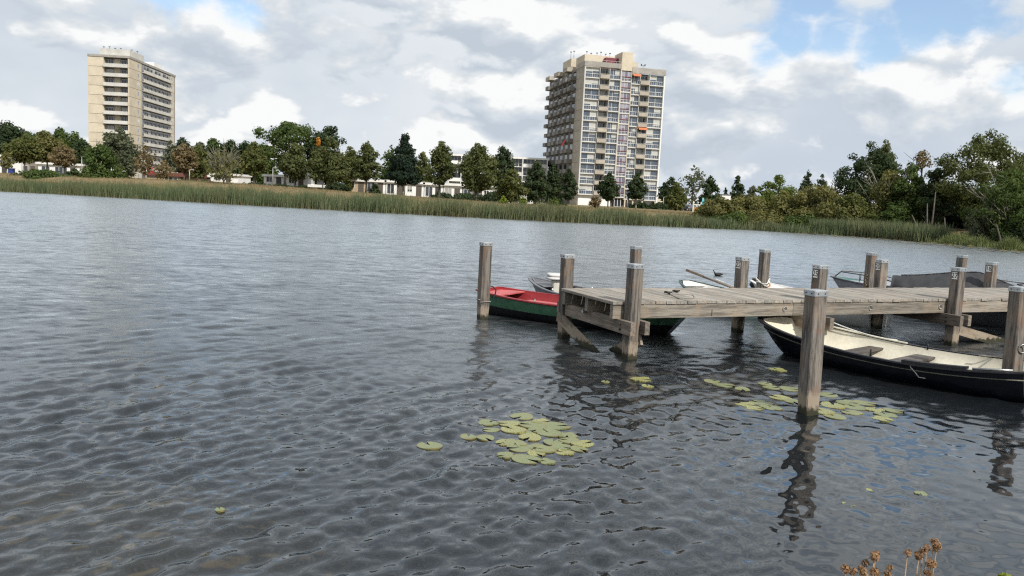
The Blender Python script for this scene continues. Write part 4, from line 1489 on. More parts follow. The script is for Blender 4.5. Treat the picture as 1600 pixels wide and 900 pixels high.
# parapets and roof
B(-0.1, 9.9, -0.15, 0.25, TOPL - 0.1, TOPL + 1.15).build('parapet', 'concrete_grey', tw)
B(-0.1, 0.3, 0.252, 7.0, TOPL - 0.1, TOPL + 1.15).build('parapet', 'concrete_tan', tw)
B(12.95, W1 + 0.1, -0.15, 0.25, TOPR - 0.1, TOPR + 1.3).build('parapet', 'concrete_grey', tw)
B(9.95, 12.94, -0.02, 6.0, TOPL - 0.45, TOPL + 4.2).build('lift_house', 'concrete_beige', tw)
B(13.0, 15.2, 2.0, 6.0, TOPL - 0.9, TOPL + 2.2).build('lift_house', 'concrete_beige', tw)
B(1.2, 9.6, 4.5, 12.0, TOPL, TOPL + 3.6).build('roof_house', 'concrete_beige', tw)
B(6.4, 9.94, 2.6, 4.3, TOPL, TOPL + 2.9).build('roof_house', 'panel_red', tw)
B(0.4, 4.0, 14.0, 22.0, TOPL, TOPL + 3.9).build('roof_house', 'concrete_beige', tw)
mb = MB()
for y in (-0.05,):
    mb.tube([(0, y, TOPL + 1.6), (9.9, y, TOPL + 1.6)], 0.03, 4)
    mb.tube([(13.2, y, TOPR + 1.75), (W1, y, TOPR + 1.75)], 0.03, 4)
    for k in range(8):
        mb.tube([(0.1 + k * 1.38, y, TOPL + 1.1), (0.1 + k * 1.38, y, TOPL + 1.6)], 0.025, 4)
    for k in range(7):
        mb.tube([(13.3 + k * 1.45, y, TOPR + 1.2), (13.3 + k * 1.45, y, TOPR + 1.75)], 0.025, 4)
mb.build('roof_railing', 'frame_white', tw)
for k, (x, y, hgt) in enumerate(((2.2, 6, 1.0), (3.4, 6, 0.7), (5.0, 6, 0.9), (6.1, 6, 1.2), (7.4, 6, 0.8), (8.6, 6, 1.1), (0.5, 15, 2.2), (1.2, 14.5, 2.4))):
    MB().tube([(x, y, TOPL + 3.5), (x, y, TOPL + 3.6 + hgt)], 0.05, 5).box(x - 0.25, x + 0.25, y - 0.05, y + 0.05, TOPL + 3.4 + hgt, TOPL + 3.62 + hgt).build('antenna', 'frame_dark', tw)
MB().tube([(16.2, 1, TOPR), (16.2, 1, TOPR + 2.1)], 0.05, 5).box(15.6, 16.8, 0.9, 1.1, TOPR + 2.0, TOPR + 2.12).box(15.6, 15.8, 0.85, 1.15, TOPR + 2.1, TOPR + 2.5).box(16.6, 16.8, 0.85, 1.15, TOPR + 2.1, TOPR + 2.5).build('antenna', 'frame_dark', tw)
# side facing left: blank panels, then staggered balconies
side_panel = MB().box(-0.02, 0.045, 0, 6.6, 0, SH - 0.06).mesh('wall_panel', 'concrete_tan')
bays = 6
bw = (D1 - 6.9) / bays
bal_side = MB().box(-1.35, -1.23, 0, bw * 0.62, 0.0, 1.05).box(-1.228, 0.04, 0, 0.12, 0.0, 1.05).box(-1.228, 0.04, bw * 0.62 - 0.12, bw * 0.62, 0.0, 1.05).box(-1.228, 0.04, 0.123, bw * 0.62 - 0.123, 0.0, 0.15).mesh('balcony', 'concrete_shaded')
fr_side = MB()
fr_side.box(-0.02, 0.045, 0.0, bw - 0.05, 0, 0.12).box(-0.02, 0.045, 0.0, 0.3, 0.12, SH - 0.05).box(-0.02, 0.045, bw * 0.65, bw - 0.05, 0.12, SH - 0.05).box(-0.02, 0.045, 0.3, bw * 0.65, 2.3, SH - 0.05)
fr_side = fr_side.mesh('wall_panel', 'concrete_shaded')
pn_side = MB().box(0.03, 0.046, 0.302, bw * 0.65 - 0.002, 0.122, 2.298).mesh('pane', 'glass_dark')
for f in range(NF + 1):
    z0 = G1 + (f - 1) * SH if f else 0.1
    if f < NF + 1:
        link('wall_panel', side_panel, tw, (0, 0.25, z0 + 0.03))
        for b_ in range(bays):
            y0 = 6.9 + b_ * bw
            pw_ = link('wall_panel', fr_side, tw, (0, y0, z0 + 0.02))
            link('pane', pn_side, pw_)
            if f > 0 or b_ % 2:
                link('balcony', bal_side, tw, (-0.005 - 0.25 * ((b_ + f) % 2), y0 + 0.35, z0 - 0.05))
for b_ in (1, 3, 5):
    B(-1.5, 0.04, 6.9 + b_ * bw - 0.5, 6.9 + b_ * bw + bw - 0.6, TOPL - 0.1, TOPL + 1.0).build('roof_slab', 'concrete_tan', tw)
# ground floor: white store wall, door, pillars, annex
B(0.4, 9.3, 0.9, 1.6, 0, G1 - 0.23).build('ground_wall', 'render_white', tw)
dr_ = frame_mesh(1.9, 2.35, (0.5,), (), None, 0.12).build('door', 'frame_white', tw, loc=(10.35, 0.7, 0.03))
MB().box(0.1, 1.8, 0.05, 0.08, 0.1, 2.25).build('pane', 'glass_dark', dr_)
for x in (12.95, 15.2, 17.85, 21.5):
    B(x, x + 0.35, 0.1, 0.45, 0, G1 - DROP - 0.2).build('pillar', 'concrete_beige', tw)
B(13.4, 21.4, 1.2, 1.6, 0, G1 - DROP - 0.24).build('ground_wall', 'glass_dark', tw)
B(W1 + 0.01, W1 + 2.6, 0.8, 8.0, 0, 3.0).build('annex', 'concrete_beige', tw)


def awning(x0, x1, z, wdt=1.0, drop=0.55):
    mb = MB()
    mb.add([(x0, 0.15, z), (x1, 0.15, z), (x1, -wdt, z - drop), (x0, -wdt, z - drop), (x0, 0.15, z - 0.04), (x1, 0.15, z - 0.04), (x1, -wdt, z - drop - 0.04), (x0, -wdt, z - drop - 0.04),
            (x0, -wdt - 0.02, z - drop - 0.30), (x1, -wdt - 0.02, z - drop - 0.30)],
           [(0, 3, 2, 1), (4, 5, 6, 7), (0, 1, 5, 4), (1, 2, 6, 5), (3, 0, 4, 7), (3, 8, 9, 2), (7, 6, 9, 8)])
    return mb.build('awning', 'awning_orange', tw)


awning(13.05, 15.2, G1 + 12 * SH - DROP - 0.2, 0.8, 0.4)
awning(15.4, 17.8, G1 + 7 * SH - DROP - 0.15, 1.0, 0.45)
aw = MB().add([(-1.4, 8.6, 0), (-1.4, 10.6, 0), (-2.3, 10.6, -1.5), (-2.3, 8.6, -1.5), (-1.42, 8.6, -0.03), (-1.42, 10.6, -0.03), (-2.32, 10.6, -1.53), (-2.32, 8.6, -1.53)], [(0, 1, 2, 3), (7, 6, 5, 4), (0, 4, 5, 1), (1, 5, 6, 2), (2, 6, 7, 3), (3, 7, 4, 0)])
aw.build('awning', 'flag_red', tw, loc=(0, 0, G1 + 5 * SH + 0.6))

# ---- left tower
c = at_y(202.5, 283, 258)
t2 = empty('apartment_tower', (c.x, c.y, gz(c.x, c.y) - 0.1), R(3.84), label='tall beige apartment tower with long pale balcony bands on the left', cat='tower', group='high-rise flats across the lake')
W2, D2, N2 = 12.4, 41.0, 13
G2 = 2.7
S2 = 2.87
TOP2 = N2 * S2
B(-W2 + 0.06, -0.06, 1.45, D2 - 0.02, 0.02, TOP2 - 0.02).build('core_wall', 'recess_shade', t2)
pa = MB().box(0, 4.7, 0, 1.44, 0, S2 - 0.09).mesh('wall_panel', 'concrete_beige')
pc = MB().box(0, 0.42, 0, 1.44, 0, S2 - 0.09).mesh('wall_panel', 'concrete_beige')
ps = MB().box(-0.058, 0, 0, 5.8, 0, S2 - 0.09).mesh('wall_panel', 'concrete_beige')
pe = MB().box(-0.058, 0, 0, 0.5, 0, S2 - 0.09).mesh('wall_panel', 'concrete_beige')
ps2 = MB().box(-0.058, 0, 0, 3.4, 0, 0.85).box(-0.058, 0, 0, 3.4, 2.25, S2 - 0.09).box(-0.058, 0, 0, 0.5, 0.85, 2.25).box(-0.058, 0, 2.0, 3.4, 0.85, 2.25).mesh('wall_panel', 'concrete_beige')
wsd = MB().box(-0.03, 0.02, 0, 0.08, 0, 1.4).box(-0.03, 0.02, 1.42, 1.5, 0, 1.4).box(-0.03, 0.02, 0.08, 1.42, 0, 0.08).box(-0.03, 0.02, 0.08, 1.42, 1.32, 1.4).box(-0.03, 0.02, 0.70, 0.78, 0.08, 1.32).mesh('window', 'frame_white')
wsp = MB().box(-0.05, -0.02, 0.08, 1.42, 0.08, 1.32).mesh('pane', 'glass_tower')
bal_e = MB().box(0, 7.3, -0.55, -0.43, 0, 1.05).box(0, 7.3, -0.428, 1.44, 0, 0.16).box(0, 0.12, -0.428, 0.0, 0.16, 1.05).box(7.18, 7.3, -0.428, 0.0, 0.16, 1.05).mesh('balcony', 'concrete_pale')
we = frame_mesh(2.3, 2.2, (0.33, 0.66), (), None, 0.07).mesh('balcony_window', 'frame_white')
wep = pane_mesh(2.16, 2.06, 'glass_dark')
midw = MB().box(0, 1.9, 0, 0.03, 0, 2.55).mesh('wall_panel', 'concrete_beige')
BL = 25.6
bal_l = MB().box(0.55, 0.68, 0, BL, 0, 1.02).box(-0.05, 0.548, 0, BL, 0, 0.16).mesh('balcony', 'concrete_pale')
wl_fr = MB().box(-0.03, 0.02, 0, 0.07, 0, 2.3).box(-0.03, 0.02, 3.5, 3.57, 0, 2.3).box(-0.03, 0.02, 0.07, 3.5, 2.22, 2.3).box(-0.03, 0.02, 1.2, 1.28, 0, 2.22).box(-0.03, 0.02, 2.4, 2.46, 0, 2.22).mesh('balcony_window', 'frame_white')
wl_p = MB().box(-0.05, -0.02, 0.07, 3.5, 0.0, 2.22).mesh('pane', 'glass_dark')
div = MB().box(0.0, 0.5, 0, 0.08, 0.17, 1.9).mesh('screen', 'frame_dark')
for f in range(N2):
    z0 = f * S2 + (0.0 if f == 0 else -0.1)
    link('wall_panel', pa, t2, (-W2, 0, z0 + 0.04))
    link('wall_panel', pc, t2, (-0.42, 0, z0 + 0.04))
    link('wall_panel', ps, t2, (0.02, 0.05, z0 + 0.04))
    link('wall_panel', ps2, t2, (0.02, 5.9, z0 + 0.04))
    link('wall_panel', pe, t2, (0.02, 9.35, z0 + 0.04))
    wo_ = link('window', wsd, t2, (0.02, 6.4, z0 + 0.89))
    link('pane', wsp, wo_)
    link('wall_panel', ps2, t2, (0.02, 36.2, z0 + 0.04))
    link('wall_panel', pe, t2, (0.02, 39.65, z0 + 0.04))
    wo_ = link('window', wsd, t2, (0.02, 36.7, z0 + 0.89))
    link('pane', wsp, wo_)
    if f:
        link('balcony', bal_e, t2, (-W2 + 4.72, 0, z0 - 0.05))
        for x in (-W2 + 4.85, -2.85):
            wo_ = link('balcony_window', we, t2, (x, 1.30, z0 + 0.15))
            link('pane', wep, wo_, (0.07, 0.05, 0.07))
        link('wall_panel', midw, t2, (-W2 + 7.35, 1.40, z0 + 0.13))
        link('balcony', bal_l, t2, (0, 10.3, z0 - 0.02))
        for k in range(7):
            wo_ = link('balcony_window', wl_fr, t2, (0.0, 10.4 + k * 3.64, z0 + 0.16))
            link('pane', wl_p, wo_)
            if k:
                link('screen', div, t2, (0.02, 10.32 + k * 3.64, z0 + 0.02))
B(-W2 - 0.15, 0.17, -0.15, D2 + 0.1, TOP2 - 0.06, TOP2 + 0.62).build('cornice', 'concrete_grey', t2)
B(-W2 + 3.0, -0.4, 1.5, 13.0, TOP2 + 0.62, TOP2 + 2.7).build('roof_house', 'concrete_pale', t2)
B(-W2 + 4.0, -1.2, 24.0, 31.0, TOP2 + 0.62, TOP2 + 2.4).build('roof_house', 'render_white', t2)
for k in range(7):
    x = -W2 + 3.6 + k * 1.3
    MB().tube([(x, 3 + k, TOP2 + 2.8), (x, 3 + k, TOP2 + 3.7)], 0.06, 5).box(x - 0.3, x + 0.3, 2.9 + k, 3.1 + k, TOP2 + 3.3 + 0.3 * (k % 2), TOP2 + 3.45 + 0.3 * (k % 2)).build('antenna', 'frame_dark', t2)
B(-6.2, -0.6, -2.2, -0.2, 2.3, 2.6).build('entrance_canopy', 'render_white', t2)
for x in (-6.0, -0.9):
    B(x, x + 0.25, -2.1, -1.85, 0.0, 2.298).build('pillar', 'render_white', t2)


# ---- low houses and the slab of flats between the trees
def low_house(label, px0, px1, Y, ztop_px, style, name='house', dp=8.0, group='low white houses across the lake'):
    """flat-roofed house: wall, fascia, windows, door; px0..px1 its front, ztop_px the roof edge at px0"""
    a = at_y(px0, 300, Y)
    b = at_y(px1, 300, Y)
    zt = at_y(px0, ztop_px, Y).z
    g = gz((a.x + b.x) / 2, Y) - 0.15
    w_ = b.x - a.x
    h_ = zt - g
    e_ = empty(name, (a.x, Y, g), 0, label=label, cat='house', group=group)
    rs = random.Random(int(px0 * 7))
    wall = {'white': 'render_white', 'tan': 'brick_tan', 'red': 'brick_tan', 'brown': 'brick_brown'}[style]
    fasc = 'fascia_red' if style == 'red' else 'frame_white'
    two = h_ > 4.4
    fh = 0.75 if style == 'red' else 0.42
    B(0, w_, 0.0, dp, 0, h_ - fh - 0.002).build('wall', wall, e_)
    B(-0.25, w_ + 0.25, -0.45, dp + 0.3, h_ - fh, h_).build('fascia', fasc, e_)
    B(0.0, w_, 0.0, dp, h_, h_ + 0.06).build('roof', 'roof_grey', e_)
    nb = max(2, int(w_ / 2.9))
    bwid = w_ / nb
    for lv in range(2 if two else 1):
        zb = 0.0 if lv == 0 else (h_ * 0.5)
        for k in range(nb):
            x = k * bwid
            r = rs.random()
            if lv == 0 and k == nb - 1:
                MB().box(x + 0.3, x + 1.3, -0.05, -0.001, 0.02, 2.1).build('door', 'door_brown' if r < 0.5 else 'frame_dark', e_)
                continue
            ww = bwid * (0.80 if r > 0.35 else 0.55)
            hb_ = 0.35 if (lv == 0 and r > 0.3) else 0.9
            hh_ = (2.15 if lv == 0 else 2.1) - hb_
            fr_ = frame_mesh(ww, hh_, (0.5,) if ww < 2.2 else (0.33, 0.66), (), None, 0.07, 0.06).build('window', 'frame_white', e_, loc=(x + (bwid - ww) / 2, -0.06, zb + hb_))
            MB().box(0.07, ww - 0.07, 0.02, 0.045, 0.07, hh_ - 0.07).build('pane', 'glass_dark', fr_)
    if two:
        B(0, w_, -0.14, -0.002, h_ * 0.5 - 0.28, h_ * 0.5 + 0.05).build('band', 'frame_white', e_)
        if rs.random() < 0.7:
            B(0.3, w_ * 0.55, -1.4, -0.145, 2.2, 2.42).build('porch_roof', 'roof_grey', e_)
    return e_


low_house('white flat-roofed house at the far left edge with a brick chimney block', -30, 33, 175, 240, 'white')
hb2 = at_y(6, 262, 172)
low_house('long low white-fascia house left of the beige tower, behind the rust coloured tree', 60, 132, 168, 253, 'white')
low_house('low white house half hidden by the waterside bush left of the beige tower', 34, 58, 176, 246, 'brown')
low_house('dark red fascia pavilion with big windows at the foot of the beige tower', 228, 306, 170, 268, 'red', 'pavilion')
low_house('white low house right of the dark red pavilion', 312, 328, 176, 273, 'white')
low_house('bright white house behind the bare pale-stemmed tree', 329, 372, 172, 270, 'white')
low_house('white terraced house with tan panels left of the tall spreading tree trunk', 412, 446, 165, 272, 'white')
low_house('white terraced house behind the twin olive lime trees', 447, 480, 165, 273, 'white')
low_house('small pale garden shed with dark openings below the orange-tipped tree', 484, 501, 135, 288, 'white', 'garden_shed', 3.0)
hx = [(543, 571, 'tan', 279), (572, 602, 'white', 280), (603, 632, 'white', 281), (633, 662, 'white', 283), (663, 692, 'white', 285), (693, 722, 'white', 286), (723, 752, 'brown', 288), (753, 782, 'white', 289), (783, 815, 'white', 291), (816, 846, 'white', 293)]
nth = ['tan fronted terraced house, first of the terrace from the left', 'white terraced house with dark porch, second of the terrace from the left', 'white terraced house just left of the dark spruce', 'white terraced house directly behind the dark spruce',
       'white terraced house between the dark spruce and the lime tree to its right', 'white terraced house directly behind the lime tree right of the spruce', 'brown fronted terraced house below the white slab of flats', 'white terraced house behind the widest lime tree',
       'white terraced house behind the round grey-green tree', 'white terraced house at the right end of the terrace']
for (x0, x1, s_, ty), lb in zip(hx, nth):
    low_house(lb, x0, x1, 150, ty, s_, 'terraced_house', 8.0, 'terrace of low houses behind the lime trees')

a, b = at_y(700, 300, 235), at_y(853, 300, 235)
g = gz((a.x + b.x) / 2, 235)
zt = at_y(710, 240.5, 235).z
fl = empty('apartment_block', (a.x, 235, g), 0, label='white five-storey slab of flats showing between the trees left of the grey tower', cat='building')
w_, h_ = b.x - a.x, zt - g
nb, nl = 8, 5
bw, sh_ = w_ / nb, (h_ - 0.4) / nl
B(0, w_, 1.3, 11, 0, h_ - 0.5).build('wall', 'concrete_grey', fl)
B(-0.2, w_ + 0.2, -0.1, 11.2, h_ - 0.498, h_).build('roof', 'frame_white', fl)
for l_ in range(nl):
    B(-0.1, w_ + 0.1, 0.0, 1.298, l_ * sh_ - 0.12 + 0.14, l_ * sh_ + 0.14).build('floor_slab', 'frame_white', fl)
    for k in range(nb):
        fr_ = frame_mesh(bw - 0.35, sh_ - 0.2, (0.35, 0.68), (1.0,), None, 0.08, 0.06).build('window', 'frame_white', fl, loc=(k * bw + 0.17, 1.22, l_ * sh_ + 0.16))
        MB().box(0.08, bw - 0.43, 0.02, 0.05, 0.08, sh_ - 0.28).build('pane', 'glass_dark', fr_)
        if (k + l_) % 3:
            B(k * bw + 0.17, (k + 1) * bw - 0.17, 0.05, 0.12, l_ * sh_ + 0.16, l_ * sh_ + 1.0).build('balcony', 'concrete_pale' if k % 2 else 'render_white', fl)
for k in range(nb + 1):
    B(k * bw - 0.12, k * bw + 0.12, -0.05, 1.31, 0.15, h_ - 0.5).build('fin_wall', 'frame_white', fl)
wq = at_y(1134, 322, 190)
wz = at_y(1134, 305, 190).z
wg = gz(wq.x, 190)
ws_ = empty('white_shed', (wq.x, 190, wg), 0, label='small white building peeping over the olive willow bushes', cat='building')
B(-1.0, 1.0, 0, 4, 0, wz - wg).build('wall', 'render_white', ws_)
B(-1.1, 1.1, -0.1, 4.1, wz - wg + 0.002, wz - wg + 0.2).build('roof', 'roof_grey', ws_)


# ---------------------------------------------------------------- small things on the far bank
def lamp(px, py_base, py_top, Y, label):
    q = at_y(px, py_base, Y)
    g_ = gz(q.x, Y)
    zt_ = at_y(px, py_top, Y).z
    e_ = empty('street_lamp', (q.x, Y, g_), 0, label=label, cat='lamp', group='street lamps on the far bank')
    MB().tube([(0, 0, 0), (0, 0, (zt_ - g_) * 0.5), (0, 0, zt_ - g_)], [0.10, 0.08, 0.06], 8).build('pole', 'lamp_metal', e_, True)
    MB().box(0.05, 0.75, -0.12, 0.12, zt_ - g_ - 0.05, zt_ - g_ + 0.09).build('lamp_head', 'lamp_metal', e_)


lamp(128, 275, 245, 140, 'street lamp beside the waterside bush, left of the beige tower')
lamp(296, 285, 265, 140, 'street lamp in front of the dark red pavilion')
lamp(426, 290, 262, 140, 'street lamp between the bare tree and the spreading tree')
lamp(1036, 322, 308, 190, 'street lamp right of the grey tower annex')
lamp(980, 321, 308, 185, 'street lamp in front of the grey tower')
q = at_y(229, 283, 160)
fp = empty('flagpole', (q.x, 160, gz(q.x, 160)), 0, label='white flagpole with red and white flag before the beige tower', cat='flagpole')
zt = at_y(229, 254, 160).z - gz(q.x, 160)
MB().tube([(0, 0, 0), (0, 0, zt)], [0.07, 0.04], 8).build('pole', 'frame_white', fp, True)


def flag(z0, z1, mat, nm):
    vs, fs = [], []
    n = 10
    for yy in (0.0, 0.02):
        for i in range(n + 1):
            x = 0.05 + 1.15 * i / n
            for z in (z0, z1):
                vs.append((x, 0.10 * math.sin(i * 0.9) + yy, z - 0.55 * (i / n) ** 1.2))
    m_ = 2 * (n + 1)
    for i in range(n):
        k = i * 2
        fs += [(k, k + 2, k + 3, k + 1), (m_ + k, m_ + k + 1, m_ + k + 3, m_ + k + 2)]
    return MB().add(vs, fs).build(nm, mat, fp, True)


flag(zt - 0.75, zt - 0.40, 'flag_red', 'flag_stripe')
flag(zt - 1.08, zt - 0.752, 'frame_white', 'flag_stripe')
flag(zt - 1.42, zt - 1.082, 'flag_red', 'flag_stripe')


def car(px, Y, mat, label, rz):
    q = at_y(px, 323, Y)
    e_ = empty('parked_car', (q.x, Y, gz(q.x, Y)), rz, label=label, cat='car', group='cars parked on the far bank')
    prof = [(-2.05, 0.30), (-2.1, 0.72), (-1.95, 0.95), (-1.35, 1.0), (-0.75, 1.42), (0.75, 1.46), (1.5, 1.05), (2.0, 0.95), (2.08, 0.6), (2.0, 0.30)]
    n = len(prof)
    rows = []
    for y, ins in ((-0.85, 0.0), (0.85, 0.0)):
        rows += [(x, y * (0.86 if z > 1.2 else 1.0), z) for x, z in prof]
    fs = [tuple(range(n - 1, -1, -1)), tuple(range(n, 2 * n))] + [(i, (i + 1) % n, n + (i + 1) % n, n + i) for i in range(n)]
    MB().add(rows, fs).build('body', mat, e_)
    for s in (-1, 1):
        y0 = s * 0.80
        vs = [(-1.15, y0 + s * 0.045, 1.02), (-0.68, y0 - s * 0.04, 1.36), (0.68, y0 - s * 0.04, 1.39), (1.25, y0 + s * 0.045, 1.06)]
        vs += [(x, y - s * 0.05, z) for x, y, z in vs]
        MB().add(vs, [(0, 1, 2, 3), (7, 6, 5, 4), (0, 4, 5, 1), (1, 5, 6, 2), (2, 6, 7, 3), (3, 7, 4, 0)]).build('side_window', 'glass_dark', e_)
        for x in (-1.3, 1.3):
            wh = MB().tube([(x, s * 0.68, 0.31), (x, s * 0.87, 0.31)], 0.31, 14).build('wheel', 'tyre', e_, True)
            MB().tube([(x, s * 0.872, 0.31), (x, s * 0.885, 0.31)], 0.18, 10).build('rim', 'lamp_metal', wh)
    for x, s in ((-2.09, -1), (-2.09, 1)):
        MB().box(x, x + 0.06, s * 0.65 - 0.15, s * 0.65 + 0.15, 0.66, 0.80).build('light', 'frame_white', e_)


car(1064, 186, 'car_dark', 'black parked car left of the two darker cars by the banner', R(8))
car(1074, 189, 'car_blue', 'dark blue parked car in the middle of three by the banner', R(-12))
car(1082, 187, 'car_grey', 'grey parked car nearest the cyan banner', R(75))
q = at_y(1095, 327, 150)
bn = empty('banner_flag', (q.x, 150, gz(q.x, 150)), 0.2, label='cyan beach-style banner flag standing left of the willow bushes', cat='banner')
zt = at_y(1099, 309, 150).z - gz(q.x, 150)
vs, fs = [], []
n = 12
for yy in (0, 0.02):
    for i in range(n + 1):
        t_ = i / n
        lean = 0.25 * t_
        wd = 0.42 * math.sin(math.pi * min(1, 0.15 + t_ * 0.75)) + 0.05
        for s in (-0.15, 1):
            vs.append((lean + s * wd, yy + 0.05 * math.sin(t_ * 6), 0.35 + t_ * (zt - 0.35)))
for i in range(n):
    k = i * 2
    fs += [(k, k + 1, k + 3, k + 2), (26 + k, 26 + k + 2, 26 + k + 3, 26 + k + 1)]
MB().add(vs, fs).build('cloth', 'banner_cyan', bn, True)
MB().tube([(-0.02, 0.01, 0), (0.2, 0.01, zt)], 0.025, 6).build('pole', 'frame_white', bn)
q = at_y(1089, 326, 165)
gate = empty('play_frame', (q.x, 165, gz(q.x, 165)), 0, label='pale wooden post frame with orange panel beside the cyan banner', cat='frame')
B(-0.9, -0.65, -0.1, 0.1, 0, 2.1).build('post', 'concrete_pale', gate)
B(0.65, 0.85, -0.1, 0.1, 0, 2.0).build('post', 'concrete_pale', gate)
B(-0.645, 1.5, -0.08, 0.08, 1.35, 1.5).build('crossbar', 'frame_white', gate)
B(-0.55, 0.05, -0.14, -0.09, 0.3, 0.9).build('panel', 'crate_orange', gate)
q = at_y(18, 268, 150)
wb_ = empty('waste_bin', (q.x, 150, gz(q.x, 150)), 0.1, label='dark blue wheeled bin by the white house at the far left', cat='bin')
MB().cbox(-0.45, 0.45, -0.4, 0.4, 0.1, 1.0, 0.05).build('body', 'bin_blue', wb_)
MB().cbox(-0.5, 0.5, -0.45, 0.45, 1.002, 1.09, 0.03).build('lid', 'bin_blue', wb_)

# ---------------------------------------------------------------- vegetation
VR = np.random.default_rng(11)


def envelope(kind, t):
    """crown radius (0..1) at height fraction t of the crown"""
    if kind == 'lime':
        return np.interp(t, [0, 0.08, 0.25, 0.45, 0.7, 0.88, 1.0], [0.35, 0.70, 1.0, 0.97, 0.70, 0.40, 0.10])
    if kind == 'cone':
        return np.interp(t, [0, 0.06, 0.2, 0.5, 0.8, 1.0], [0.7, 0.95, 1.0, 0.72, 0.36, 0.05])
    if kind == 'column':
        return np.interp(t, [0, 0.1, 0.5, 0.85, 1.0], [0.5, 0.9, 1.0, 0.6, 0.12])
    if kind == 'bush':
        return np.sqrt(np.clip(1 - (t * 0.98) ** 2.2, 0, 1))
    if kind == 'umbrella':
        return np.interp(t, [0, 0.3, 0.6, 0.85, 1.0], [0.45, 0.6, 1.0, 0.95, 0.45])
    return np.interp(t, [0, 0.1, 0.35, 0.6, 0.85, 1.0], [0.35, 0.75, 1.0, 0.95, 0.62, 0.15])      # round


def leaves(centers, radii, counts, size, rng, up=0.25, flat=1.0, sp=0.45):
    """diamond leaves on and in clumps; returns verts, faces, tint"""
    idx = np.repeat(np.arange(len(centers)), counts)
    n = len(idx)
    d = rng.normal(size=(n, 3))
    d /= np.linalg.norm(d, axis=1)[:, None]
    rad = radii[idx] * rng.uniform(0.0, 1.0, n) ** 0.42
    d2 = d * np.array([1, 1, flat])
    P = centers[idx] + d2 * rad[:, None]
    nrm = d * 0.95 + rng.normal(size=(n, 3)) * 0.40 + np.array([0, 0, up])
    nrm /= np.linalg.norm(nrm, axis=1)[:, None]
    a = np.cross(nrm, rng.normal(size=(n, 3)))
    a /= np.linalg.norm(a, axis=1)[:, None]
    b = np.cross(nrm, a)
    s = size * rng.uniform(0.6, 1.35, n)[:, None]
    fold = nrm * s * 0.12
    V = np.stack([P - a * s * 0.62, P + b * s * sp + fold, P + a * s * 0.62, P - b * s * sp + fold], 1)
    tint = np.clip(rng.normal(0.45, 0.12, n) + rng.normal(0, 0.14, len(centers))[idx], 0, 1)
    return V.reshape(-1, 3), np.arange(n * 4).reshape(-1, 4), tint


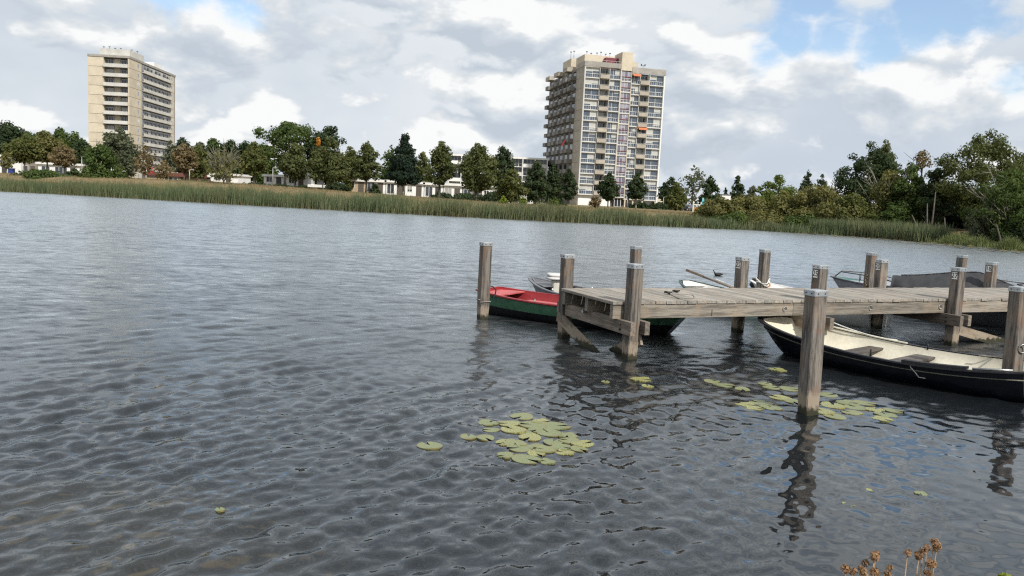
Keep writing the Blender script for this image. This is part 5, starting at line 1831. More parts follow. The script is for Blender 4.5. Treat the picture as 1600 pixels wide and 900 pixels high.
def plant(name, label, kind, px, top, wpx, Y, leaf, cb=0.22, dens=1.0, size=None, group='trees on the far bank', cat='tree', bark='bark', clump=0.30, hollow=0.30, basez=None, depth=1.0, trunk=True, n_clumps=None, lean=0.0, extra=None, twigs=0):
    q = at_y(px, 320, Y)
    g_ = gz(q.x, Y) if basez is None else basez
    # the foot sits on the ground below the crown; solve the column's x from the crown's middle
    zt_ = at_y(px, top, Y).z
    xm = at_y(px, (top + 300) / 2, Y).x
    H_ = zt_ - g_
    Wd = wpx * Y / FPX / math.cos(math.atan2(q.x, Y)) * 1.0
    rng = np.random.default_rng(int(px * 13 + top * 7 + Y))
    e_ = empty(name, (xm, Y, g_ - 0.08), 0, label=label, cat=cat, group=group)
    z0, z1 = H_ * cb, H_
    rW = Wd / 2 * (1.12 if cat == 'tree' else 1.05)
    n_c = n_clumps or int(52 + 30 * (z1 - z0) / max(Wd, 1))
    t_ = rng.uniform(0, 1, n_c * 3)
    rr_ = envelope(kind, t_)
    keep = rng.uniform(0, 1, len(t_)) < rr_ * 0.9 + 0.1
    t_, rr_ = t_[keep][:n_c], rr_[keep][:n_c]
    n_c = len(t_)
    an = rng.uniform(0, 2 * np.pi, n_c)
    cr_ = clump * rW * rng.uniform(0.7, 1.25, n_c) * (0.65 + 0.35 * rr_)
    rad = rr_ * rW * (hollow + (1 - hollow) * rng.uniform(0, 1, n_c)) - cr_ * 0.35
    rad = np.maximum(rad, 0)
    C = np.column_stack([rad * np.cos(an), rad * np.sin(an) * depth, z0 + t_ * (z1 - z0) - cr_ * 0.5])
    C[:, 0] += lean * C[:, 2]
    ci = int(np.argmax(C[:, 2]))
    C[ci, :2] *= 0.3
    C[ci, 2] = z1 - cr_[ci] * 0.75
    sz = size or max(0.14, 0.0023 * Y)
    cnt = np.maximum(6, (dens * 5.2 * (cr_ / sz) ** 2 * 2.0).astype(int))
    cnt = np.minimum(cnt, 520)
    V, F_, tint = leaves(C, cr_, cnt, sz, rng, flat=0.85)
    cw = link('crown' if kind != 'bush' else 'foliage', np_mesh('crown', V, F_, leaf, {'tint': ('FACE', tint)}), e_)
    if extra:
        exm, exn, ex_r, ex_off = extra
        C2 = np.array([[ex_off[0] * rW + rng.normal(0, 0.1), -0.3 * rW, H_ * ex_off[1] + k * ex_r * 1.0] for k in range(exn)])
        V, F_, tint = leaves(C2, np.full(exn, ex_r), np.full(exn, 70), sz * 0.9, rng)
        link('autumn_shoot', np_mesh('autumn_shoot', V, F_, exm, {'tint': ('FACE', tint)}), e_)
    if trunk:
        mb = MB()
        r0 = max(0.09, 0.022 * H_)
        th = z0 + (z1 - z0) * 0.62
        pts = [Vector((lean * z + 0.05 * H_ * 0.08 * math.sin(3 * z / H_ + px), 0.04 * math.sin(2 * z / H_ + px), z)) for z in np.linspace(-0.1, th, 7)]
        mb.tube(pts, [r0 * (1.35 if k == 0 else 1 - 0.75 * k / 6) for k in range(7)], 7)
        order = np.argsort(C[:, 2])
        for k in order[::max(1, n_c // 11)]:
            zc = C[k, 2]
            zb = min(th * 0.95, max(z0 * 0.75, zc - 0.35 * (z1 - z0) - 0.3))
            s_ = Vector((lean * zb, 0, zb))
            e2 = Vector(C[k])
            mid = s_.lerp(e2, 0.5) + Vector((0, 0, -0.06 * H_ * 0.5))
            rb_ = r0 * 0.42 * (1 - 0.5 * zb / H_)
            mb.tube([s_, mid, e2], [rb_, rb_ * 0.7, rb_ * 0.25], 5, cap=False)
        mb.build('trunk' if kind != 'bush' else 'stem', bark, e_, True)
    if twigs:
        mb = MB()
        for k in range(twigs):
            a0 = rng.uniform(0, 6.28)
            s_ = Vector((0, 0, H_ * rng.uniform(0.05, 0.45)))
            d = Vector((math.cos(a0) * rng.uniform(0.3, 1.0), math.sin(a0) * 0.6, rng.uniform(0.5, 1.2))).normalized()
            Lb = min(H_ * rng.uniform(0.35, 0.75), (H_ - s_.z) / max(d.z, 0.3))
            p1 = s_ + d * Lb * 0.5 + Vector((0, 0, 0.06 * Lb))
            p2 = s_ + d * Lb + Vector((0, 0, 0.16 * Lb))
            r1 = 0.035 + 0.010 * rng.uniform(0, 1) * H_ / 4
            mb.tube([s_, p1, p2], [r1 * 1.6, r1, r1 * 0.35], 4, cap=False)
            for j in range(4):
                f = rng.uniform(0.35, 0.95)
                s2 = p1.lerp(p2, (f - 0.35) / 0.65)
                d2 = (d + Vector((rng.normal(0, 0.6), rng.normal(0, 0.6), rng.normal(0.2, 0.4)))).normalized()
                mb.tube([s2, s2 + d2 * Lb * 0.28], [r1 * 0.6, r1 * 0.22], 4, cap=False)
        mb.build('branch', bark, e_, True)
    return e_


# background wood on the left: one crown next to another behind the houses
WL = 'trees of the wood behind the low houses'
back = [(-20, 196, 70, 215, 'leaf_dark', 'dark tree at the far left edge behind the white house'), (12, 190, 62, 205, 'leaf_dark', 'tallest dark tree at the left edge of the wood'),
        (44, 204, 48, 212, 'leaf_green', 'green wood tree between the dark left edge trees and the olive one'), (70, 203, 46, 215, 'leaf_olive', 'olive wood tree above the long low house'),
        (95, 198, 46, 214, 'leaf_green', 'broad green wood tree above the rust coloured tree'), (118, 205, 42, 212, 'leaf_green', 'green wood tree just left of the beige tower'), (128, 216, 34, 200, 'leaf_dark', 'dark low tree touching the beige tower on its left'),
        (286, 213, 34, 232, 'leaf_dark', 'dark wood tree right beside the beige tower'), (312, 221, 40, 225, 'leaf_greyish', 'grey-green wood tree behind the orange-brown tree'), (334, 214, 40, 228, 'leaf_green', 'green wood tree behind the left of the bare tree'),
        (360, 217, 44, 226, 'leaf_dark', 'dark wood tree behind the bare tree'), (385, 219, 44, 224, 'leaf_dark', 'dark wood tree left of the spreading tree'), (412, 222, 40, 215, 'leaf_green', 'green wood tree below the spreading crown')]
for (px, top, wd, Y, lf, lb) in back:
    plant('wood_tree', lb, 'round', px, top, wd, Y, lf, cb=0.12, dens=0.9, group=WL, clump=0.36)

FB = 'trees on the far bank'
plant('broadleaf_tree', 'olive-green roundish tree left of the rust coloured one, before the white house', 'round', 38, 208, 44, 150, 'leaf_olive', cb=0.42, group=FB)
plant('broadleaf_tree', 'grey-olive tree standing directly left of the rust coloured tree', 'round', 74, 206, 44, 152, 'leaf_willow', cb=0.42, group=FB, dens=0.9)
plant('broadleaf_tree', 'small rust coloured round tree on the left bank', 'round', 100, 226, 36, 140, 'leaf_rust', cb=0.45, group=FB, dens=0.9)
plant('young_tree', 'thin young tree with sparse leaves at the far left edge', 'column', 11, 235, 18, 140, 'leaf_willow', cb=0.35, group=FB, dens=0.35, bark='bark_pale')
plant('willow_shrub', 'wide dark green shrub by the reeds at the left', 'bush', 66, 266, 66, 116, 'leaf_green', cb=0.0, group='shrubs by the reeds', cat='shrub', clump=0.34, trunk=False)
plant('willow_shrub', 'tall leaning green shrub at the water left of the beige tower foot', 'bush', 155, 222, 62, 118, 'leaf_green', cb=0.0, group='shrubs by the reeds', cat='shrub', clump=0.30, dens=0.8, twigs=10)
plant('ash_tree', 'airy grey-green tree standing in front of the beige tower', 'round', 186, 197, 50, 165, 'leaf_greyish', cb=0.22, group=FB, dens=0.75, clump=0.26)
plant('ash_tree', 'lower grey-green tree hugging the front of the beige tower', 'round', 200, 232, 30, 162, 'leaf_greyish', cb=0.2, group=FB, dens=0.7)
plant('rowan_tree', 'sparse reddish brown tree before the beige tower', 'round', 227, 224, 30, 152, 'leaf_rust', cb=0.25, group=FB, dens=0.30, bark='bark_pale', size=0.34)
plant('rowan_tree', 'low sparse brown tree before the dark red pavilion', 'round', 255, 250, 28, 138, 'leaf_rust', cb=0.2, group=FB, dens=0.18, size=0.34)
plant('ash_tree', 'thin grey-green tree at the right edge of the beige tower', 'column', 266, 217, 22, 175, 'leaf_greyish', cb=0.2, group=FB, dens=0.5)
plant('broadleaf_tree', 'orange-brown round tree right of the beige tower', 'round', 288, 224, 36, 158, 'leaf_rust', cb=0.28, group=FB)
plant('broadleaf_tree', 'yellowish green tree right behind the orange-brown one', 'round', 308, 226, 32, 165, 'leaf_olive', cb=0.2, group=FB)
plant('bare_willow', 'nearly bare pale-stemmed tree at the reeds', 'round', 350, 229, 60, 112, 'leaf_willow', cb=0.25, group=FB, dens=0.10, bark='bark_pale', twigs=46)
plant('lime_tree', 'olive lime tree right of the bare tree', 'lime', 397, 220, 40, 135, 'leaf_olive', cb=0.32, group=FB)
plant('spreading_tree', 'tall spreading dark tree with open umbrella crown', 'umbrella', 446, 188, 98, 158, 'leaf_green', cb=0.34, group=FB, dens=0.85, clump=0.20, hollow=0.2, n_clumps=60, bark='bark_dark')
plant('broadleaf_tree', 'dark grey-green tall tree right of the spreading tree', 'round', 512, 196, 78, 160, 'leaf_dark', cb=0.15, group=FB, clump=0.26)
plant('lime_tree', 'bronze-green lime tree below the spreading crown', 'lime', 462, 222, 48, 126, 'leaf_bronze', cb=0.30, group=FB)
plant('lime_tree', 'bronze-green lime tree with an orange shoot at its top', 'lime', 514, 212, 62, 124, 'leaf_bronze', cb=0.26, group=FB, extra=('leaf_orange', 3, 0.34, (-0.40, 0.84)))
plant('broadleaf_tree', 'green tree filling the gap right of the orange-shoot lime tree', 'round', 545, 228, 42, 150, 'leaf_olive', cb=0.15, group=FB)
plant('lime_tree', 'bronze-green lime tree standing alone left of the dark spruce', 'lime', 573, 219, 44, 124, 'leaf_bronze', cb=0.32, group=FB)
plant('broadleaf_tree', 'light green airy tree behind the left of the dark spruce', 'round', 610, 226, 34, 160, 'leaf_green', cb=0.15, group=FB, dens=0.6)
plant('broadleaf_tree', 'green tree between the dark spruce and the lime tree right of it', 'round', 660, 236, 34, 158, 'leaf_olive', cb=0.15, group=FB, dens=0.8)
plant('spruce_tree', 'very dark pointed spruce-like tree in the middle of the bank', 'cone', 632, 207, 56, 122, 'leaf_spruce', cb=0.27, group=FB, dens=1.3, bark='bark_pale')
plant('lime_tree', 'bronze-green lime tree first to the right of the dark spruce', 'lime', 688, 219, 50, 122, 'leaf_bronze', cb=0.32, group=FB)
plant('lime_tree', 'widest bronze-green lime tree, second right of the dark spruce', 'lime', 746, 222, 64, 120, 'leaf_bronze', cb=0.27, group=FB)
plant('ash_tree', 'dark grey-green round tree between the widest lime tree and the grey tower', 'round', 785, 226, 42, 140, 'leaf_dark', cb=0.3, group=FB, dens=0.8)
plant('lime_tree', 'olive low tree below the dark round one, right of the widest lime tree', 'round', 800, 262, 46, 124, 'leaf_olive', cb=0.15, group=FB)
plant('broadleaf_tree', 'dark green tree left of the grey tower balconies', 'lime', 838, 250, 42, 128, 'leaf_dark', cb=0.15, group=FB)
plant('broadleaf_tree', 'dark green tree before the left flank of the grey tower', 'lime', 864, 254, 32, 150, 'leaf_dark', cb=0.08, group=FB)
plant('young_tree', 'slim tree before the left corner of the grey tower', 'column', 889, 262, 27, 135, 'leaf_dark', cb=0.22, group=FB, bark='bark_pale')
plant('young_tree', 'slim dark tree before the middle of the grey tower', 'lime', 952, 268, 32, 140, 'leaf_dark', cb=0.30, group=FB, bark='bark_pale')
plant('young_tree', 'slim dark tree before the right part of the grey tower', 'lime', 996, 268, 32, 140, 'leaf_dark', cb=0.32, group=FB, bark='bark_pale')
plant('bare_shrub', 'leafless brown shrub on the grass before the grey tower', 'round', 931, 306, 22, 112, 'leaf_rust', cb=0.3, group='shrubs by the reeds', cat='shrub', dens=0.05, twigs=16)
plant('young_shrub', 'yellow-green sapling left of two behind the reeds', 'column', 787, 305, 14, 104, 'leaf_lime', cb=0.05, group='yellow-green saplings', cat='shrub', dens=0.8, size=0.22)
plant('young_shrub', 'yellow-green sapling right of two behind the reeds', 'column', 818, 308, 14, 104, 'leaf_lime', cb=0.05, group='yellow-green saplings', cat='shrub', dens=0.8, size=0.22)
plant('young_shrub', 'small green sapling in the reeds below the grey tower', 'column', 868, 307, 14, 106, 'leaf_bright', cb=0.05, group='yellow-green saplings', cat='shrub', dens=0.7, size=0.22)
plant('hedge_shrub', 'dark shrub at the left foot of the grey tower', 'bush', 868, 296, 36, 160, 'leaf_dark', cb=0.0, group='shrubs at the tower foot', cat='shrub', trunk=False)
for (x, lb) in ((1000, 'low dark hedge before the grey tower, left half'), (1032, 'low dark hedge before the grey tower, right half')):
    plant('hedge', lb, 'bush', x, 315, 36, 186, 'leaf_dark', cb=0.0, group='hedges before the grey tower', cat='hedge', trunk=False)
for (x, y, w_, Y_, lb) in ((400, 287, 44, 150, 'dark hedge below the olive lime tree right of the bare tree'), (438, 289, 44, 148, 'dark hedge below the spreading tree'), (475, 290, 30, 146, 'dark hedge left of the garden shed'), (525, 284, 46, 132, 'dark shrub right of the garden shed'),
                          (586, 286, 18, 138, 'dark red-brown shrub before the first terraced houses'), (690, 300, 36, 138, 'dark hedge right of the dark spruce'), (735, 302, 60, 138, 'dark hedge below the widest lime tree'), (770, 298, 40, 136, 'dark hedge right of the widest lime tree'), (320, 281, 30, 150, 'clipped dark hedge before the bright white house'), (116, 262, 22, 150, 'dark hedge below the rust coloured tree'), (195, 277, 40, 150, 'low dark hedge at the foot of the beige tower')):
    plant('hedge', lb, 'bush', x, y, w_, Y_, 'leaf_dark', cb=0.0, group='hedges before the houses', cat='hedge', trunk=False)

RB = 'trees on the right bank'
plant('broadleaf_tree', 'dark tree right beside the grey tower', 'round', 1048, 275, 34, 200, 'leaf_dark', cb=0.1, group=RB)
plant('broadleaf_tree', 'olive low tree in front of the dark one beside the grey tower', 'round', 1058, 286, 32, 160, 'leaf_olive', cb=0.12, group=RB)
plant('poplar_tree', 'airy grey-green poplar right of the grey tower', 'round', 1084, 257, 46, 190, 'leaf_greyish', cb=0.2, group=RB, dens=0.32, clump=0.22)
plant('broadleaf_tree', 'dark narrow tree right of the airy poplar', 'lime', 1110, 273, 30, 170, 'leaf_dark', cb=0.05, group=RB)
plant('broadleaf_tree', 'dark pointed tree above the white shed', 'lime', 1153, 273, 24, 210, 'leaf_dark', cb=0.05, group=RB)
plant('conifer_tree', 'blackish small conifer left of the dark pointed tree', 'cone', 1134, 293, 14, 210, 'leaf_spruce', cb=0.05, group=RB)
plant('broadleaf_tree', 'small blue-green tree between the pointed tree and the light round tree', 'round', 1177, 289, 24, 180, 'leaf_greyish', cb=0.05, group=RB)
plant('broadleaf_tree', 'light yellow-green round tree behind the willow bushes', 'round', 1216, 272, 60, 140, 'leaf_bright', cb=0.1, group=RB, clump=0.26)
plant('broadleaf_tree', 'dark pointed tree left of the pair behind the willow bushes', 'lime', 1262, 265, 24, 150, 'leaf_dark', cb=0.05, group=RB, dens=0.9)
plant('broadleaf_tree', 'dark round tree right of the pair behind the willow bushes', 'lime', 1284, 271, 28, 150, 'leaf_dark', cb=0.05, group=RB)
WS = 'olive willow bushes at the right bank'
plant('willow_bush', 'olive willow bush at the left end of the thicket', 'bush', 1128, 306, 74, 97, 'leaf_willow', cb=0, group=WS, cat='bush', clump=0.26, trunk=False, dens=1.1)
plant('willow_bush', 'olive willow bush second from the left end of the thicket', 'bush', 1172, 302, 86, 96, 'leaf_willow', cb=0, group=WS, cat='bush', clump=0.26, trunk=False)
plant('willow_bush', 'large rounded olive willow bush in the middle of the thicket', 'bush', 1230, 296, 106, 93.5, 'leaf_willow', cb=0, group=WS, cat='bush', clump=0.22, trunk=False, n_clumps=70)
plant('willow_bush', 'largest olive willow bush right of the middle of the thicket', 'bush', 1288, 288, 118, 91, 'leaf_willow', cb=0, group=WS, cat='bush', clump=0.22, trunk=False, n_clumps=80, twigs=12, bark='bark_pale')
plant('willow_bush', 'dark olive bush at the right end of the thicket', 'bush', 1335, 300, 84, 89, 'leaf_olive', cb=0, group=WS, cat='bush', clump=0.25, trunk=False)
plant('willow_bush', 'low green bush at the waterline below the left willow bushes', 'bush', 1150, 328, 74, 91.5, 'leaf_green', cb=0, group=WS, cat='bush', clump=0.3, trunk=False)
plant('willow_bush', 'low olive bush at the waterline below the middle of the thicket', 'bush', 1205, 330, 80, 90.5, 'leaf_willow', cb=0, group=WS, cat='bush', clump=0.3, trunk=False)
plant('willow_bush', 'low dark green bush at the waterline left of the pale reed bed', 'bush', 1258, 332, 70, 88.5, 'leaf_green', cb=0, group=WS, cat='bush', clump=0.3, trunk=False)
plant('willow_bush', 'low bush at the left foot of the thicket beside the cyan banner', 'bush', 1104, 318, 44, 100, 'leaf_willow', cb=0, group=WS, cat='bush', clump=0.3, trunk=False)
plant('maple_tree', 'tall dark bronze tree with ragged crown right of the thicket', 'lime', 1358, 219, 104, 106, 'leaf_dark', cb=0.10, group=RB, clump=0.20, n_clumps=85, hollow=0.35, extra=('leaf_bronze', 6, 0.9, (-0.1, 0.30)))
plant('maple_tree', 'slim second leader of ragged bronze foliage behind the tall dark tree', 'column', 1382, 217, 34, 108, 'leaf_bronze', cb=0.35, group=RB, dens=0.7, clump=0.34)
plant('willow_tree', 'green willow with bare pale twigs right of the tall dark bronze tree', 'round', 1392, 262, 66, 90, 'leaf_willow', cb=0.1, group=RB, dens=0.45, bark='bark_pale', twigs=26)
plant('alder_tree', 'dark green alder with straight stems left of the dead treetop', 'lime', 1422, 252, 66, 88, 'leaf_green', cb=0.16, group=RB, clump=0.25, dens=0.9)
plant('dead_tree', 'leafless dead treetop rising above the alders', 'column', 1441, 233, 26, 92, 'leaf_rust', cb=0.8, group=RB, dens=0.01, bark='bark_dark', twigs=10, trunk=True)
plant('alder_tree', 'very dark alder right of the dead treetop', 'lime', 1470, 247, 66, 86, 'leaf_dark', cb=0.14, group=RB, clump=0.22, n_clumps=60)
plant('maple_tree', 'tall bronze-brown maple at the right', 'round', 1545, 200, 128, 84, 'leaf_bronze', cb=0.16, group=RB, clump=0.19, n_clumps=95, hollow=0.4, dens=0.95)
plant('maple_tree', 'bronze maple filling the right picture edge behind the green willow', 'round', 1620, 225, 110, 86, 'leaf_bronze', cb=0.12, group=RB, clump=0.22, n_clumps=70)
plant('willow_tree', 'grey-green willow leaning over the water at the right edge', 'round', 1585, 262, 110, 72, 'leaf_green', cb=0.16, group=RB, clump=0.22, n_clumps=80, dens=0.8, twigs=14, bark='bark_pale')
plant('willow_tree', 'smaller grey-green willow with pale branches below the bronze maple', 'round', 1548, 318, 58, 73, 'leaf_greyish', cb=0.15, group=RB, clump=0.26, dens=0.45, twigs=12, bark='bark_pale')
UG = 'dark undergrowth of the right wood'
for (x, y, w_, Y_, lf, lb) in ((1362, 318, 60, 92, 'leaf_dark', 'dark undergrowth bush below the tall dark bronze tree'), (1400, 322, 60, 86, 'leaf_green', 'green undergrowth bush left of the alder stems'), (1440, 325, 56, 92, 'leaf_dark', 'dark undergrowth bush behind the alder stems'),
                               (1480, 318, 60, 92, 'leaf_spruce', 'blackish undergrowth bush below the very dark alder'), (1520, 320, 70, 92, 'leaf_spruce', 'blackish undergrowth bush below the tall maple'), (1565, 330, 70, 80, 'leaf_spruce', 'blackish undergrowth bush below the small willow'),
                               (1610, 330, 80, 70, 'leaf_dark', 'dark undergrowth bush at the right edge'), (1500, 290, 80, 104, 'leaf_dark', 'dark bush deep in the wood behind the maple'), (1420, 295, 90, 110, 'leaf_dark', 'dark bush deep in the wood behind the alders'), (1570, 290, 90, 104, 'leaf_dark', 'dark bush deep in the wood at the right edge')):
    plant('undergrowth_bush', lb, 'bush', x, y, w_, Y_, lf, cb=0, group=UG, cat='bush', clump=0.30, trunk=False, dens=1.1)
# leaning bare stems in the alder stand
for (xa, ya, xb, yb, Y_, lb) in ((1425, 336, 1442, 362, 80, 'leaning bare stem left of the upright alder stems'), (1462, 300, 1452, 364, 80, 'bare alder stem leaning right, left of two'), (1449, 318, 1447, 362, 80, 'upright thin alder stem, middle'), (1476, 340, 1476, 366, 79, 'short pale stump below the very dark alder'), (1557, 350, 1567, 374, 68, 'leaning pale stem below the small willow')):
    a_, b_ = at_y(xa, ya, Y_), at_y(xb, yb, Y_)
    b_.z = gz(b_.x, b_.y) - 0.1
    tag(MB().tube([b_, b_.lerp(a_, 0.5) + Vector((0.08, 0, 0)), a_], [0.10, 0.08, 0.04], 6).build('bare_sapling', 'bark', None, True), lb, 'sapling', 'bare stems in the right wood')


# ---------------------------------------------------------------- reeds, tussocks, grass
def blades(P, G, hgt, wid, rng, bend=0.25, seg=3):
    """grass-like blades: base points (n,2), ground heights, per-blade height"""
    n = len(P)
    az = rng.uniform(0, 2 * np.pi, n)
    d = np.column_stack([np.cos(az), np.sin(az)])
    la = rng.uniform(0, 2 * np.pi, n)
    lean = np.column_stack([np.cos(la), np.sin(la)]) * (rng.uniform(0.02, bend, n) * hgt)[:, None]
    lean[:, 0] += 0.06 * hgt
    fr = np.linspace(0, 1, seg + 1)
    V = np.zeros((n, (seg + 1) * 2, 3))
    al = np.zeros((n, (seg + 1) * 2))
    for k, f in enumerate(fr):
        w_ = wid * (1 - 0.85 * f ** 1.5)
        c_ = P + lean * f * f
        V[:, 2 * k, :2] = c_ - d * w_[:, None] / 2
        V[:, 2 * k + 1, :2] = c_ + d * w_[:, None] / 2
        V[:, 2 * k:2 * k + 2, 2] = (G + hgt * f * (1 - 0.08 * f))[:, None]
        al[:, 2 * k:2 * k + 2] = f
    F_ = []
    base = np.arange(n)[:, None] * (seg + 1) * 2
    for k in range(seg):
        F_.append(base + np.array([[2 * k, 2 * k + 1, 2 * k + 3, 2 * k + 2]]))
    F_ = np.concatenate(F_, 0)
    tint = np.tile(np.clip(rng.normal(0.45, 0.22, n), 0, 1), seg)
    return V.reshape(-1, 3), F_, tint, al.ravel()


def strip(n, x0, x1, s0, s1, rng, yspan=(40, 130)):
    """random points whose distance to the waterline lies in s0..s1"""
    out = []
    tot_ = 0
    while tot_ < n:
        X = rng.uniform(x0, x1, 60000)
        Yc = np.interp(X, SHORE[:, 0], SHORE[:, 1]) if x1 < 33 else rng.uniform(*yspan, 60000)
        if x1 < 33:
            Yc = Yc + rng.uniform(s0 - 4, s1 + 8, 60000)
        Pn = np.column_stack([X, Yc])
        s_ = shore_dist(Pn)
        ok = (s_ > s0) & (s_ < s1)
        out.append(Pn[ok])
        tot_ += ok.sum()
    return np.concatenate(out)[:n]


rr1 = np.random.default_rng(21)
P = strip(46000, -85, 32.5, -2.2, 4.8, rr1)
s_ = shore_dist(P)
G = np.maximum(ground_z(P), -0.4)
patchy = 0.5 + 0.5 * np.sin(P[:, 0] * 0.55) * np.sin(P[:, 0] * 0.21 + 1.3)
keep = rr1.uniform(0, 1, len(P)) > 0.55 * (np.sin(P[:, 0] * 0.83 + 2.0 * np.sin(P[:, 0] * 0.13)) > 0.72)
P, s_, G, patchy = P[keep], s_[keep], G[keep], patchy[keep]
clumpy = np.sin(P[:, 0] * 2.3 + 1.1 * np.sin(P[:, 1] * 1.7)) * np.sin(P[:, 0] * 0.9 + P[:, 1]) 
hg = (1.50 + 0.50 * patchy + 0.34 * clumpy + rr1.normal(0, 0.30, len(P))) * np.clip(1.0 - 0.10 * np.maximum(s_ - 2.5, 0), 0.5, 1) * np.interp(P[:, 0], [-85, -55, -35, 0, 16, 20, 33], [0.86, 0.90, 1.02, 0.96, 0.85, 0.62, 0.58])
hg = hg - G * 0.55
V, F_, tint, al = blades(P, G, np.maximum(hg, 0.5), rr1.uniform(0.035, 0.085, len(P)), rr1)
reeds = link('reeds', np_mesh('reeds', V, F_, 'reed', {'tint': ('FACE', tint), 'along': ('POINT', al)}))
tag(reeds, 'long belt of green reeds with tan stems along the far waterline', 'reeds', kind='stuff')
# the belt that bends round to the right bank
P = strip(9000, 31, 39.5, -1.4, 3.0, rr1, (74, 92))
G = np.maximum(ground_z(P), -0.4)
hg = 1.7 + rr1.normal(0, 0.22, len(P)) - 0.5 * G
V, F_, tint, al = blades(P, G, np.maximum(hg, 0.5), rr1.uniform(0.03, 0.075, len(P)), rr1)
tag(link('reeds', np_mesh('reeds', V, F_, 'reed', {'tint': ('FACE', tint), 'along': ('POINT', al)})), 'pale green reed bed below the right end of the willow thicket', 'reeds', kind='stuff')
# grass tussocks along the wooded bank
TL = ['grass tussock by the water left of the alder stems', 'grass tussock by the water below the alder stems', 'grass tussock by the water right of the alder stems', 'broad grass tussock by the water below the tall maple', 'tall grass tussock below the small willow', 'rounded grass tussock left of the right edge willow', 'grass tussock at the right picture edge']
for k, (px, Y_, hh_, wd) in enumerate(((1408, 79, 1.1, 2.2), (1432, 77, 1.0, 2.0), (1455, 75, 0.7, 1.6), (1496, 71.5, 1.4, 2.6), (1528, 69, 1.2, 2.0), (1572, 64.5, 1.3, 1.6), (1604, 62, 0.9, 1.6))):
    q = at_y(px, 370, Y_)
    # nudge to the waterline
    for _ in range(40):
        if shore_dist(np.array([[q.x, q.y]]))[0] < 0.3:
            q.x += 0.15
            q.y += 0.1
    n = 1500
    rad = wd / 2 * np.sqrt(rr1.uniform(0, 1, n))
    an = rr1.uniform(0, 6.28, n)
    P = np.column_stack([q.x + rad * np.cos(an), q.y + rad * np.sin(an)])
    V, F_, tint, al = blades(P, np.maximum(ground_z(P) - 0.05, -0.3), hh_ * (1.15 - 0.5 * rad / (wd / 2)) * rr1.uniform(0.7, 1.2, n), rr1.uniform(0.02, 0.05, n), rr1, 0.55)
    V = V - np.array([q.x, q.y, 0])
    o = link('grass_tussock', np_mesh('grass_tussock', V, F_, 'tussock', {'tint': ('FACE', tint), 'along': ('POINT', al)}), None, (q.x, q.y, 0))
    tag(o, TL[k], 'grass', 'grass tussocks on the right bank')
P = strip(9000, 34, 62, -0.6, 4.0, rr1, (42, 92))
V, F_, tint, al = blades(P, np.maximum(ground_z(P) - 0.02, -0.2), rr1.uniform(0.2, 0.75, len(P)), rr1.uniform(0.02, 0.05, len(P)), rr1, 0.5)
tag(link('bank_grass', np_mesh('bank_grass', V, F_, 'tussock', {'tint': ('FACE', tint), 'along': ('POINT', al)})), 'short green grass edging the wooded right bank', 'grass', kind='stuff')
P = strip(26000, -90, 32.5, 4.0, 30.0, rr1)
V, F_, tint, al = blades(P, ground_z(P) - 0.02, rr1.uniform(0.08, 0.30, len(P)), rr1.uniform(0.03, 0.09, len(P)), rr1, 0.5, 2)
tag(link('dry_grass', np_mesh('dry_grass', V, F_, 'dry_grass', {'tint': ('FACE', tint), 'along': ('POINT', al)})), 'dry yellow grass on the bank behind the reeds', 'grass', kind='stuff')
# the viewer's own bank
n = 5000
P = np.column_stack([rr1.uniform(-6, 6, n), rr1.uniform(-2, 2.55, n)])
V, F_, tint, al = blades(P, near_bank_z(P) - 0.01, rr1.uniform(0.08, 0.26, n), rr1.uniform(0.004, 0.009, n), rr1, 0.5)
tag(link('near_grass', np_mesh('near_grass', V, F_, 'tussock', {'tint': ('FACE', tint), 'along': ('POINT', al)})), 'grass on the near bank at the foot of the dry seed heads', 'grass', kind='stuff')


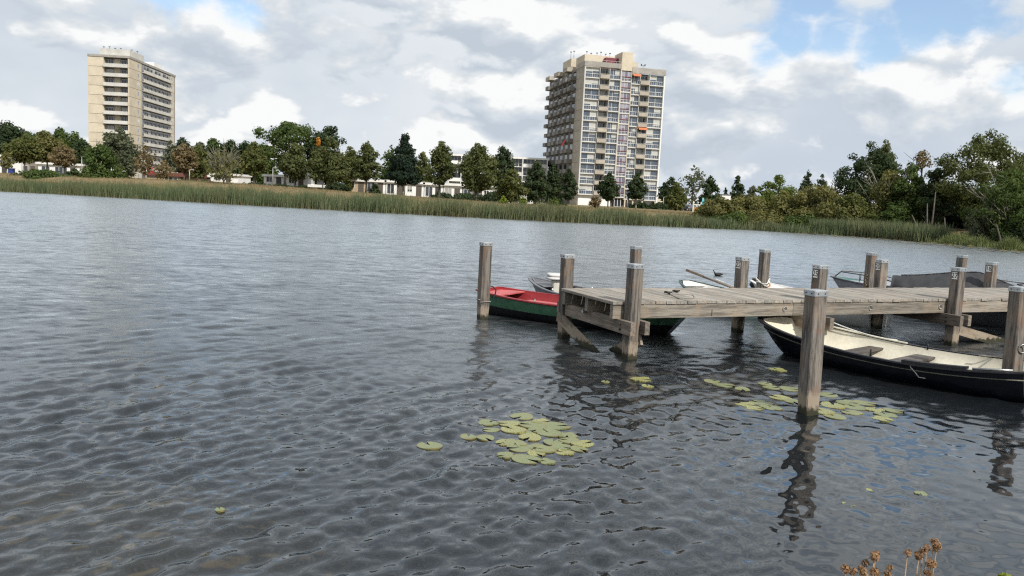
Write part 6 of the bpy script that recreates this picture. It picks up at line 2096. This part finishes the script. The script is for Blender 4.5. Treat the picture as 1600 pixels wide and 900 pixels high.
# ---------------------------------------------------------------- dry seed heads in the foreground
def seed_plant(label, heads, foot):
    """stalks from one foot with small brown seed balls at the given picture points; Y is the distance"""
    gz0 = float(near_bank_z(np.array([[foot[0], foot[1]]]))[0])
    e_ = empty('dry_wildflower', (foot[0], foot[1], gz0), 0, label=label, cat='plant', group='dry seed heads at the lower edge')
    o = Vector((foot[0], foot[1], gz0))
    mb = MB()
    rs = random.Random(foot[0] * 100)
    balls = []
    for (px, py, Y, r) in heads:
        q = at_y(px, py, Y) - o
        fork = Vector((q.x * 0.55 + rs.uniform(-0.02, 0.02), q.y * 0.5, q.z * 0.72))
        mb.tube([(0, 0, 0), (q.x * 0.2, q.y * 0.2, q.z * 0.4), fork, q], [0.0042, 0.0035, 0.0024, 0.0014], 5)
        balls.append((q, r))
    mb.build('stalk', 'stem_dry', e_, True)
    rng = np.random.default_rng(int(foot[0] * 1000))
    for (q, r) in balls:
        V, F_, tint = leaves(np.array([[0, 0, 0.0]]), np.array([r]), np.array([60]), r * 0.6, rng, up=0.1)
        link('seed_head', np_mesh('seed_head', V, F_, 'seed_brown', {'tint': ('FACE', tint)}), e_, q)
    return e_


seed_plant('dry brown wildflower with seed heads at the lower right edge, left of two', [(1321, 889, 2.0, 0.012), (1333, 893, 2.02, 0.011), (1345, 889, 2.03, 0.009), (1352, 880, 2.05, 0.010), (1349, 895, 2.0, 0.011), (1366, 870, 2.04, 0.013), (1369, 866, 2.05, 0.010), (1367, 894, 2.0, 0.012), (1390, 887, 2.06, 0.009), (1387, 897, 2.02, 0.010)], (0.92, 2.02))
seed_plant('dry brown wildflower with seed heads at the lower right edge, right of two', [(1418, 864, 2.02, 0.010), (1436, 868, 2.03, 0.012), (1442, 861, 2.05, 0.009), (1448, 856, 2.05, 0.010), (1460, 846, 2.06, 0.010), (1464, 854, 2.05, 0.013), (1455, 880, 2.03, 0.013), (1450, 896, 2.0, 0.011)], (1.10, 2.04))
gzq = at_y(1570, 896, 2.1)
lf = empty('leafy_weed', (gzq.x, 2.1, float(near_bank_z(np.array([[gzq.x, 2.1]]))[0])), 0, label='yellow-green leaf tip of a weed at the lower right corner', cat='plant')
qz = gzq.z - lf.location.z
MB().tube([(0, 0, 0), (0.0, 0, qz - 0.02)], [0.004, 0.002], 5).build('stalk', 'stem_dry', lf, True)
V, F_, tint = leaves(np.array([[0, 0, qz - 0.012]]), np.array([0.022]), np.array([14]), 0.022, np.random.default_rng(4), up=0.4, flat=0.3)
link('foliage', np_mesh('foliage', V, F_, 'leaf_lime', {'tint': ('FACE', tint)}), lf)
